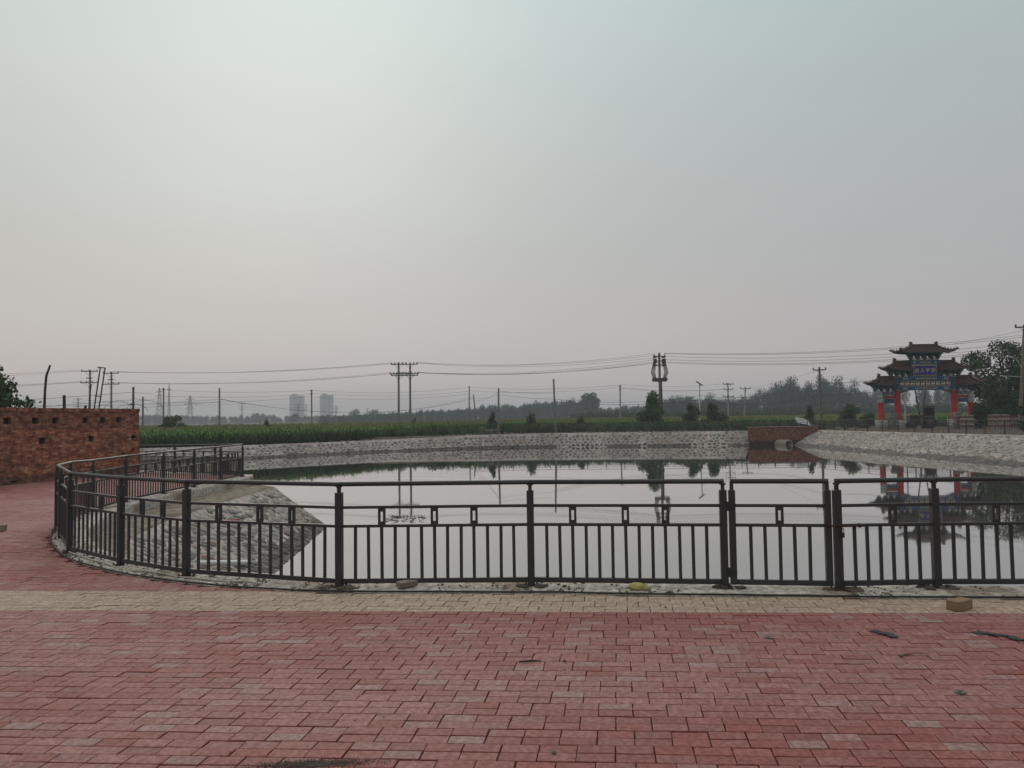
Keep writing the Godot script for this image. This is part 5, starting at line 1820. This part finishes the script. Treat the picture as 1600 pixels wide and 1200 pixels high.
func make_woods() -> void:
	var broad := [unit_tree(0, 620, 0.12), unit_tree(0, 620, 0.12)]
	var pop := [unit_tree(0, 1700, 0.055), unit_tree(0, 1700, 0.055), unit_tree(0, 1700, 0.055)]
	var low := [unit_tree(2, 380, 0.13), unit_tree(2, 380, 0.13)]
	far_wood("far_woods", "pale hazy line of far trees along the left horizon", [[-520.0, 9.0], [-348.7, 10.5], [-334.2, 10.3], [-302.3, 9.3], [-261.6, 7.6], [-257.0, 4.0], [-250.0, 7.4], [-229.7, 10.0], [-221.0, 5.2], [-212.3, 8.0], [-200.7, 6.1], [-177.4, 7.5], [-167.6, 8.0], [-157.1, 5.5], [-133.9, 8.1], [-100.0, 7.8]], -700, 60, 3, 4.6, broad, Color(0.05, 0.075, 0.045), 0.12)
	far_wood("far_woods", "bluish band of woods rising behind the corn in the middle", [[-110.0, 4.6], [-83.8, 5.8], [-57.7, 7.2], [-31.5, 8.2], [-14.1, 9.7], [3.3, 10.2], [17.3, 12.2], [29.5, 12.2], [36.5, 12.1], [50.4, 7.8], [60.8, 8.0], [73.0, 8.8], [100.0, 9.0]], -420, 50, 5, 4.4, broad, Color(0.028, 0.066, 0.052), 0.03)  # bluish leaf tint paints in part of the distance haze
	far_wood("tall_woods", "tall dark bluish mass of trees on the right horizon behind the gate", [[52.0, 7.0], [57.2, 8.1], [61.4, 10.6], [68.4, 11.4], [77.7, 11.3], [82.6, 9.8], [87.1, 9.2], [92.1, 9.9], [98.3, 11.3], [103.4, 13.7], [107.2, 16.1], [110.2, 17.4], [116.0, 18.0], [124.7, 17.9], [132.1, 16.8], [137.1, 15.0], [140.0, 12.2]], -300, 36, 6, 5.6, pop, Color(0.020, 0.058, 0.048), 0.04)  # teal in the leaf colour stands for blue haze over the trees
	far_wood("tall_woods", "looser row of tall trees seen through and right of the gate", [[138.0, 12.0], [144.4, 10.6], [149.5, 13.0], [162.0, 14.9], [174.4, 14.0], [189.3, 12.5], [230.0, 12.2], [290.0, 11.0], [360.0, 10.0]], -300, 30, 2, 4.2, pop, Color(0.020, 0.058, 0.048), 0.25)  # same haze blue put into the leaf colour
	far_wood("low_woods", "band of lower green trees in front of the tall woods", [[15.0, 3.4], [22.5, 4.0], [34.8, 4.5], [45.2, 4.0], [57.4, 4.5], [69.6, 4.7], [83.5, 4.2], [94.0, 4.7], [104.4, 4.9], [118.4, 5.3], [160.0, 5.6], [250.0, 5.4]], -212, 26, 4, 2.6, low, Color(0.032, 0.08, 0.040), 0.02)
	var hz := Color(0.042, 0.075, 0.04)
	tree("round_tree", "big round hazy tree standing above the middle woods", "tree", Vector3(38.0, -0.6, -380), 15.0, 0.4, [[Vector3(0, 8.6, 0), Vector3(5.0, 4.2, 5.0)], [Vector3(-1.2, 11.2, 0), Vector3(3.3, 2.6, 3.3)], [Vector3(1.4, 12.2, 1), Vector3(2.4, 2.0, 2.4)], [Vector3(3.0, 9.5, 0), Vector3(2.6, 2.2, 2.6)], [Vector3(-3.4, 8.6, 0), Vector3(2.4, 2.2, 2.4)], [Vector3(0.5, 4.6, 0), Vector3(5.6, 3.8, 5)]], 4200, 0.7, hz * 0.7, hz * 1.25)
	for a in [[-131.0, -640.0, 11.5, "hazy round tree standing below the right tower block"], [-108.0, -600.0, 10.5, "hazy round tree right of the far tower blocks"], [-158.0, -560.0, 7.5, "small hazy tree left of the two far tower blocks"]]:
		var h: float = a[2]
		tree("round_tree", a[3], "tree", Vector3(a[0], -0.6, a[1]), h, 0.35, [[Vector3(0, h * 0.55, 0), Vector3(h * 0.42, h * 0.38, h * 0.42)], [Vector3(h * 0.12, h * 0.75, 0), Vector3(h * 0.27, h * 0.22, h * 0.27)], [Vector3(-h * 0.1, h * 0.35, 0), Vector3(h * 0.4, h * 0.33, h * 0.4)]], 1100, 0.9, hz * 0.8, hz * 1.3)


func bushy(label: String, base: Vector3, h: float, w: float, n: int, size: float, dark: float, upright := false, called := "bush") -> void:
	var lobes: Array = []
	var k := 6
	for i in k:
		var f := (i + 0.5) / k
		var spread := w * (0.30 if not upright else 0.22) * (1.0 - 0.5 * f)
		lobes.append([Vector3(rr(-1, 1) * spread, h * (0.16 + 0.7 * f), rr(-1, 1) * spread), Vector3(w * (0.36 - 0.17 * f), h * 0.18, w * (0.36 - 0.17 * f))])
	tree(called, label, "bush", base, h * 0.8, 0.05, lobes, n, size, Color(0.018, 0.036, 0.014) * dark, Color(0.055, 0.105, 0.03) * dark * 1.15)


func make_trees() -> void:
	var lf := Color(0.022, 0.042, 0.014)
	var lg := Color(0.065, 0.105, 0.032)
	# behind the brick wall
	var lobes: Array = []
	for i in 11: lobes.append([Vector3(rr(-1.8, 0.7), rr(1.4, 2.8), rr(-1.2, 1.2)), Vector3(0.85, 0.65, 0.85)])
	lobes.append([Vector3(2.1, 1.6, 0.3), Vector3(0.7, 0.45, 0.7)])
	for p in [[0.7, 2.9], [1.0, 2.4], [0.9, 1.8], [1.35, 1.5], [0.2, 2.6], [-0.4, 3.2]]:
		lobes.append([Vector3(p[0], p[1], 0.2), Vector3(0.6, 0.5, 0.7)])
	tree("tree", "leafy green tree showing over the brick wall at the left edge", "tree", Vector3(-23.6, 1.0, -34), 4.2, 0.14, lobes, 4200, 0.19, lf, lg)
	# round shrub in the corn
	lobes = []
	for i in 9: lobes.append([Vector3(rr(-1.0, 1.0), rr(1.4, 2.6), rr(-0.8, 0.8)), Vector3(0.75, 0.45, 0.75)])
	tree("shrub", "dark spreading shrub standing above the corn by the wall end", "bush", Vector3(-43.6, -0.45, -99), 3.0, 0.09, lobes, 1900, 0.24, lf * 0.8, lg * 0.8)
	bushy("small conifer-like dark bush beside a pole on the far bank", Vector3(-2.35, -0.3, -92), 2.9, 1.5, 1000, 0.2, 0.75, true)
	bushy("round dark bush on the far bank between the two plain poles", Vector3(2.25, -0.3, -93), 2.7, 2.3, 1300, 0.2, 0.95)
	bushy("low dark bush on the far bank right of the second plain pole", Vector3(8.2, -0.3, -94), 2.1, 1.7, 900, 0.2, 0.85)
	bushy("largest bushy tree on the far bank, left beside the cable pole", Vector3(17.2, -0.3, -97), 5.2, 4.0, 4600, 0.24, 0.95)
	bushy("left one of two dark bushes flanking the solar lamp", Vector3(22.8, -0.3, -98), 3.6, 3.1, 2600, 0.23, 0.75)
	bushy("right one of two dark bushes beside the solar lamp", Vector3(25.7, -0.3, -98.5), 3.6, 3.2, 2600, 0.23, 0.75)
	bushy("dark bush behind the headwall, left of its crossarm pole", Vector3(36.6, -0.3, -95), 3.1, 1.7, 1200, 0.22, 0.7)
	bushy("wide dark bush right of the pole above the headwall", Vector3(41.0, -0.3, -94), 3.2, 3.4, 2400, 0.23, 0.8)
	bushy("low dark bush just left of the outer left gate column", Vector3(41.4, -0.3, -90), 2.0, 2.4, 1000, 0.22, 0.65)
	bushy("small sapling sticking out of the weeds left of the far bank poles", Vector3(-12.6, -0.4, -98), 2.3, 1.2, 300, 0.2, 0.7, true)
	bushy("small leafy sapling above the corn in front of the right tower block", Vector3(-28.0, -0.4, -88), 2.6, 1.2, 300, 0.22, 0.7, true)
	# big trees by the gate
	lobes = []
	for i in 26: lobes.append([Vector3(rr(-3.2, 5.5), rr(2.0, 8.6), rr(-2.0, 2.0)), Vector3(1.5, 1.15, 1.4)])
	for p in [[2.5, 8.3], [3.6, 7.4], [4.3, 6.2], [1.5, 7.4], [2.8, 6.2], [0.2, 6.0], [-1.2, 5.0], [1.6, 4.8]]:
		lobes.append([Vector3(p[0], p[1], 0.3), Vector3(1.3, 1.1, 1.3)])
	lobes.append([Vector3(-0.6, 9.2, 0), Vector3(0.9, 0.8, 0.9)])
	lobes.append([Vector3(0.8, 8.9, 0.4), Vector3(1.3, 0.9, 1.3)])
	lobes.append([Vector3(-2.9, 7.0, 0.3), Vector3(1.1, 0.8, 1.0)])
	var bt := tree("tree", "large dark leafy tree rising behind the right end of the gate", "tree", Vector3(54.3, -0.4, -85), 9.5, 0.32, lobes, 15000, 0.28, lf * 0.75, lg * 0.72)
	var st := st_new()
	for i in 10:
		var p := Vector3(rr(-2.6, -1.3), rr(6.4, 7.4), rr(-0.5, 0.5))
		tube(st, [p, p + Vector3(rr(-0.2, 0.2), 1.1, 0), p + Vector3(rr(-0.4, 0.4), rr(1.7, 2.3), 0)], [0.03, 0.02, 0.008], 5, Color(0.14, 0.13, 0.12))
	put("bare_twigs", done(st), M.wood, bt)
	bushy("tall dark hedge bush hiding the outer right gate column", Vector3(48.0, -0.3, -79.0), 3.0, 3.2, 3200, 0.22, 0.62)
	bushy("dark hedge bush right behind the long banded brick stack", Vector3(50.9, -0.3, -80.5), 4.6, 4.4, 4600, 0.22, 0.62)
	bushy("dense dark bush at the right edge in front of the lamp-arm pole", Vector3(42.9, -0.2, -64), 2.4, 2.2, 2600, 0.2, 0.8)
	bushy("dark thicket at the right edge under the large tree", Vector3(53.8, -0.3, -80), 5.6, 5.0, 5200, 0.24, 0.66)


# ---------------------------------------------------------------- far buildings and loose things
func make_towers() -> void:
	for s in 2:
		var x: float = [-418.7, -361.0][s]
		var w: float = [27.0, 24.5][s]
		var o := thing("tower_block", ["left one of two pale tower blocks far off in the haze", "right one of two pale tower blocks far off in the haze"][s], "building", Vector3(x, -0.5, -1500), "far tower blocks")
		o.rotation.y = 0.35
		var st := st_new()
		box(st, at(0, 25, 0), Vector3(w, 50, 15), Color(0.40, 0.40, 0.42))
		for k in 3:
			box(st, at((k - 1) * w * 0.36, 24.6, 7.9), Vector3(w * 0.12, 49.2, 1.6), Color(0.50, 0.50, 0.52))
		put("wall", done(st), M.paint, o)
		st = st_new()
		box(st, at(-w * 0.2, 51.6, 0), Vector3(w * 0.32, 3.2, 9), Color(0.42, 0.42, 0.44))
		put("roof_house", done(st), M.paint, o)
		st = st_new()
		for f in 16:
			for k in 8:
				box(st, at((k - 3.5) * w / 8.4, 2.2 + f * 3.0, 7.55), Vector3(w * 0.06, 1.7, 0.14), Color(0.10, 0.12, 0.15))
		var wn := put("windows", done(st), M.glass, o)
		wn.set_meta("kind", "stuff")


func loose_brick(label: String, p: Vector3, size: Vector3, turn: float, tilt: float, col: Color) -> void:
	var st := st_new()
	cbox(st, Transform3D(), size, 0.006, col)
	var o := put("loose_brick", done(st), M.stone, self, Transform3D(Basis(Vector3.UP, turn) * Basis(Vector3.RIGHT, tilt), p))
	tag(o, label, "brick")


func make_loose_things() -> void:
	loose_brick("grey-brown brick lying against the kerb under the near railing", Vector3(-1.1, 0.06, -7.95), Vector3(0.21, 0.055, 0.1), 0.7, 0.05, Color(0.24, 0.17, 0.14))
	loose_brick("tan broken brick lying on the pale paving strip at the right", Vector3(3.9, 0.045, -6.85), Vector3(0.21, 0.085, 0.115), 0.5, 0.0, Color(0.27, 0.17, 0.10))
	loose_brick("pale brick lying on the pavement at the left edge", Vector3(-8.42, 0.05, -12.7), Vector3(0.2, 0.1, 0.11), 0.3, 0.0, Color(0.34, 0.22, 0.17))
	# crumpled yellow plastic bag
	var st := st_new()
	blob(st, Vector3(0, 0.02, 0), Vector3(0.09, 0.04, 0.06), 9, 0.3, Color(0.45, 0.38, 0.11))
	blob(st, Vector3(0.07, 0.015, 0.01), Vector3(0.06, 0.025, 0.04), 8, 0.35, Color(0.5, 0.45, 0.2))
	tag(put("plastic_bag", done(st), M.plastic, self, at(1.21, 0.03, -7.68)), "crumpled yellow plastic bag on the kerb below the railing", "bag")
	# white pipe on the stone slope
	st = st_new()
	tube(st, [Vector3(0, 0, 0), Vector3(0.18, -0.36, -2.0)], [0.05], 14, Color(0.72, 0.71, 0.68))
	tag(put("plastic_pipe", done(st), M.plastic, self, at(-5.68, -0.8, -13.95)), "white plastic pipe lying on the stone slope behind the railing", "pipe")
	# stick, pebbles, caps, scraps on the pavement
	st = st_new()
	tube(st, [Vector3(-0.08, 0.008, 0.012), Vector3(0.0, 0.009, 0), Vector3(0.08, 0.007, -0.006)], [0.005, 0.007, 0.003], 6, Color(0.035, 0.03, 0.03))
	tag(put("stick", done(st), M.wood, self, at(0.10, 0, -5.56)), "short black stick lying on the red pavement in the middle", "stick")
	var peb := [[0.345, -5.56, 0.012, "grey pebble on the red pavement right of the black stick"], [0.19, -4.06, 0.012, "small round pebble on the nearest bricks in the middle"], [1.36, -7.05, 0.011, "small pebble near the pale strip below the yellow bag"], [2.74, -5.56, 0.014, "small stone with a twig on the red pavement at the right"]]
	for p in peb:
		st = st_new()
		blob(st, Vector3(0, p[2] * 0.7, 0), Vector3(p[2], p[2] * 0.8, p[2] * 0.9), 6, 0.15, Color(0.18, 0.16, 0.15))
		tag(put("pebble", done(st), M.stone, self, at(p[0], 0, p[1])), p[3], "pebble")
	st = st_new()
	tube(st, [Vector3(0, 0.006, 0), Vector3(0.1, 0.01, -0.03), Vector3(0.2, 0.006, -0.035)], [0.004, 0.003, 0.002], 5, Color(0.09, 0.065, 0.05))
	tag(put("twig", done(st), M.wood, self, at(2.76, 0, -5.58)), "thin dry twig beside the small stone at the right", "twig")
	for c in [[1.96, -6.06, "flat grey-green ring lying on the red pavement below the gate leaf"], [2.74, -4.84, "flat grey-green ring lying on the red pavement at the lower right"]]:
		st = st_new()
		lathe(st, Transform3D(), [[0.01, 0.0], [0.031, 0.0], [0.033, 0.004], [0.03, 0.008], [0.012, 0.007], [0.01, 0.0]], 18, Color(0.075, 0.08, 0.062))
		tag(put("ring", done(st), M.plastic, self, at(c[0], 0.002, c[1])), c[2], "ring")
	for c in [[2.87, -6.14, 0.25, 0.6, "black torn scrap lying flat on the red pavement below the bolted post"], [3.74, -6.02, 0.5, 1.0, "long black torn scrap on the red pavement at the right edge"]]:
		st = st_new()
		for i in 8:
			var f := (i - 3.5) / 3.5
			var poly := PackedVector2Array()
			for k in 13:
				var t := TAU * k / 13.0
				var q := rr(0.45, 1.25)
				poly.append(Vector2(cos(t) * 0.042 * q, sin(t) * 0.05 * q))
			prism(st, poly, Transform3D(Basis(Vector3.UP, rr(-0.7, 0.3)) * Basis(Vector3.RIGHT, -PI / 2 + rr(-0.12, 0.12)), Vector3(f * 0.10 * c[2] * 2.0 * c[3] + rr(-0.02, 0.02), 0.003 + 0.001 * i, f * 0.11 * c[3] + rr(-0.015, 0.015))), 0.003, Color(0.018, 0.018, 0.02) * rr(0.8, 1.4))
		tag(put("black_scrap", done(st), M.dark, self, at(c[0], 0, c[1])), c[4], "scrap")
	# dark spilt soil on the nearest bricks and crumbs here and there
	var crumb := st_new()
	blob(crumb, Vector3.ZERO, Vector3(1, 0.6, 1), 4, 0.3, Color.WHITE)
	var cm := done(crumb)
	var xs: Array[Transform3D] = []
	var cs: Array[Color] = []
	for i in 2600:
		var a := rng.randfn() * 0.14
		var b := rng.randfn() * 0.022
		var s := rr(0.001, 0.0034)
		xs.append(at(-1.05 + a, 0.002, -3.98 + b - a * 0.06).scaled_local(Vector3(s, s, s)))
		cs.append(Color(0.10, 0.085, 0.07) * rr(0.6, 1.5))
	tag(multi("spilt_soil", cm, M.concrete, self, xs, cs), "dark spilt soil on the nearest bricks left of the middle")
	xs = []; cs = []
	for i in 420:
		var z := -rr(3.4, 9.0)
		var x := rr(-0.7, 0.7) * -z
		if z < -7.1: continue
		var s := rr(0.0012, 0.0045)
		xs.append(at(x, 0.002, z).scaled_local(Vector3(s * rr(0.8, 2.0), s, s)))
		cs.append(Color(0.12, 0.09, 0.08) * rr(0.4, 2.4))
	tag(multi("grit", cm, M.concrete, self, xs, cs), "grit and crumbs strewn over the red pavement")
	# a patch of weed stems afloat on the pond
	st = st_new()
	for i in 46:
		var a := Vector3(rr(-0.55, 0.55), 0.004, rr(-0.9, 0.9))
		var d := Vector3(rr(-0.22, 0.22), rr(0.0, 0.05), rr(-0.12, 0.12))
		tube(st, [a, a + d * 0.5 + Vector3(0, 0.015, 0), a + d], [0.009, 0.008, 0.004], 4, Color(0.05, 0.045, 0.03) * rr(0.6, 1.5))
	tag(put("floating_weed", done(st), M.wood, self, at(-3.5, WATER, -25.2)), "patch of dark weed stems floating on the pond behind the railing", "weed")
	# over the wall: bent stakes, ladder and coils of wire
	var s1 := thing("wooden_stake", "tall crooked wooden stake standing behind the brick wall", "stake", Vector3(-20.05, -0.4, -33))
	st = st_new()
	tube(st, [Vector3(0, 0, 0), Vector3(0.02, 2.2, 0), Vector3(0.03, 2.9, 0), Vector3(0.05, 3.6, 0), Vector3(0.1, 4.2, 0), Vector3(0.26, 4.65, 0)], [0.09, 0.085, 0.055, 0.05, 0.05, 0.04], 7, Color(0.075, 0.05, 0.04))
	put("stake", done(st), M.wood, s1)
	var s2 := thing("wooden_stake", "short dark wooden stake standing behind the brick wall", "stake", Vector3(-19.15, -0.4, -33))
	st = st_new()
	tube(st, [Vector3(0.06, 0, 0), Vector3(-0.03, 3.35, 0)], [0.08, 0.06], 7, Color(0.06, 0.042, 0.035))
	put("stake", done(st), M.wood, s2)
	var lad := thing("ladder", "narrow metal ladder frame leaning right above the brick wall", "ladder", Vector3(-18.1, 1.0, -33))
	st = st_new()
	tube(st, [Vector3(0.02, 0, 0), Vector3(0.46, 3.15, 0)], [0.028], 6, Color.WHITE)
	tube(st, [Vector3(0.22, 0, 0), Vector3(0.66, 3.1, 0)], [0.028], 6, Color.WHITE)
	put("rail", done(st), M.steel, lad)
	for y in [0.95, 1.9, 3.12]:
		st = st_new()
		tube(st, [Vector3(0.14 * y - (0.1 if y > 3 else 0.02), y, 0), Vector3(0.25 + 0.142 * y, y - 0.03, 0)], [0.024], 6, Color.WHITE)
		put("rung", done(st), M.steel, lad)
	st = st_new()
	tube(st, [Vector3(-0.12, 0, 0.05), Vector3(0.1, 2.4, 0.05)], [0.03, 0.02], 6, Color.WHITE)
	tube(st, [Vector3(-0.25, 0.1, 0.1), Vector3(-0.1, 1.5, 0.1)], [0.06, 0.05], 6, Color.WHITE)
	put("prop", done(st), M.rust, lad)
	var coil := thing("wire_coil", "loose loops of wire standing above the brick wall near its far end", "wire", Vector3(-15.9, 2.0, -32.5))
	for k in 4:
		st = st_new()
		var line: Array[Vector3] = []
		for i in 15:
			var t := PI * (i / 14.0)
			line.append(Vector3(-1.3 + k * 0.62 + cos(t) * (0.5 + 0.1 * k), 0.2 + sin(t) * (0.3 + 0.16 * (k % 2)), 0.1 * k))
		tube(st, line, [0.008], 5, Color.WHITE)
		put("loop", done(st), M.wire, coil)
	# sheet metal and planks by the headwall, rubble along the far bank
	var sh := thing("metal_sheet", "pale corrugated metal sheet propped up behind the brick headwall", "sheet", Vector3(31.6, -0.1, -83.2))
	st = st_new()
	for i in 7:                                      # corrugated
		box(st, at((i - 3) * 0.2, 0.025 * (i % 2), 0), Vector3(0.205, 0.02, 1.3), Color(0.46, 0.48, 0.49))
	put("sheet", done(st), M.sheet, sh, Transform3D(Basis(Vector3(0, 0, 1), -0.22) * Basis(Vector3.RIGHT, 0.5), Vector3(-0.35, 0.95, 0)))
	st = st_new()
	for i in 6:
		box(st, Transform3D(Basis(Vector3.UP, rr(-0.6, 0.6)), Vector3(rr(-1.0, 0.2), 0.2 + 0.09 * i, rr(-0.2, 0.2))), Vector3(rr(0.5, 0.9), 0.12, 0.3), Color(0.2, 0.19, 0.175) * rr(0.6, 1.3))
	put("prop", done(st), M.wood, sh)
	var pl := thing("plank", "long pale plank sloping down behind the headwall railing", "plank", Vector3(33.3, 0.35, -83.2))
	put("plank", cbox_mesh(Vector3(2.9, 0.06, 0.25), 0.006, Color(0.40, 0.39, 0.36)), M.wood, pl, Transform3D(Basis(Vector3(0, 0, 1), -0.16), Vector3.ZERO))
	var heap := thing("stone_pile", "small pile of grey blocks on the far bank beside a pole", "stones", Vector3(-2.65, -0.1, -85.2))
	for i in 9:
		st = st_new()
		cbox(st, Transform3D(Basis(Vector3.UP, rr(-0.3, 0.3)), Vector3.ZERO), Vector3(rr(0.4, 0.6), 0.27, rr(0.3, 0.5)), 0.03, Color(0.25, 0.24, 0.225) * rr(0.75, 1.2))
		put("block", done(st), M.stone, heap, at(-0.75 + (i % 4) * 0.5 + rr(-0.05, 0.05), 0.135 + 0.28 * (i / 4), rr(-0.15, 0.15)))
	xs = []; cs = []
	for i in 260:
		var x := rr(-22, 36)
		var z := band([[-24.0, -69.0], [-17.6, -75.0], [-13.4, -79.0], [-4.0, -83.6], [2.1, -85.0], [14.0, -83.8], [36.0, -82.8]], x) - absf(rng.randfn()) * 0.9
		var s := rr(0.04, 0.16)
		xs.append(Transform3D(Basis(Vector3.UP, rr(0, TAU)).scaled(Vector3(s, s, s) * rr(0.8, 1.3)), Vector3(x, lerpf(-0.38, -0.05, ss(-15, -4, x)), z)))
		cs.append((Color(0.36, 0.34, 0.31) if rng.randf() < 0.7 else Color(0.24, 0.12, 0.09)) * rr(0.7, 1.2))
	tag(multi("rubble", cm, M.stone, self, xs, cs), "scattered stones and rubble along the top of the far bank")


func _ready() -> void:
	rng.seed = 20240
	blotch.seed = 7
	blotch.frequency = 0.02
	blotch.fractal_octaves = 4
	make_light()
	make_materials()
	make_ground()
	make_plaza()
	make_brick_wall()
	make_near_railings()
	far_railing("distant dark railing along the top of the far stone bank", [[-4.0, -83.0], [2.1, -84.4], [14.0, -82.9], [24.3, -82.2], [31.3, -82.0]], 1.98, -0.05)
	far_railing("distant dark railing along the right bank in front of the painted gate", [[31.9, -81.7], [33.3, -72.5], [34.8, -64.1], [36.6, -55.1], [38.2, -46.0], [39.0, -36.0]], 1.9, -0.05)
	make_gate_side()
	make_fields()
	make_woods()
	make_trees()
	make_poles()
	make_wires()
	make_towers()
	make_loose_things()
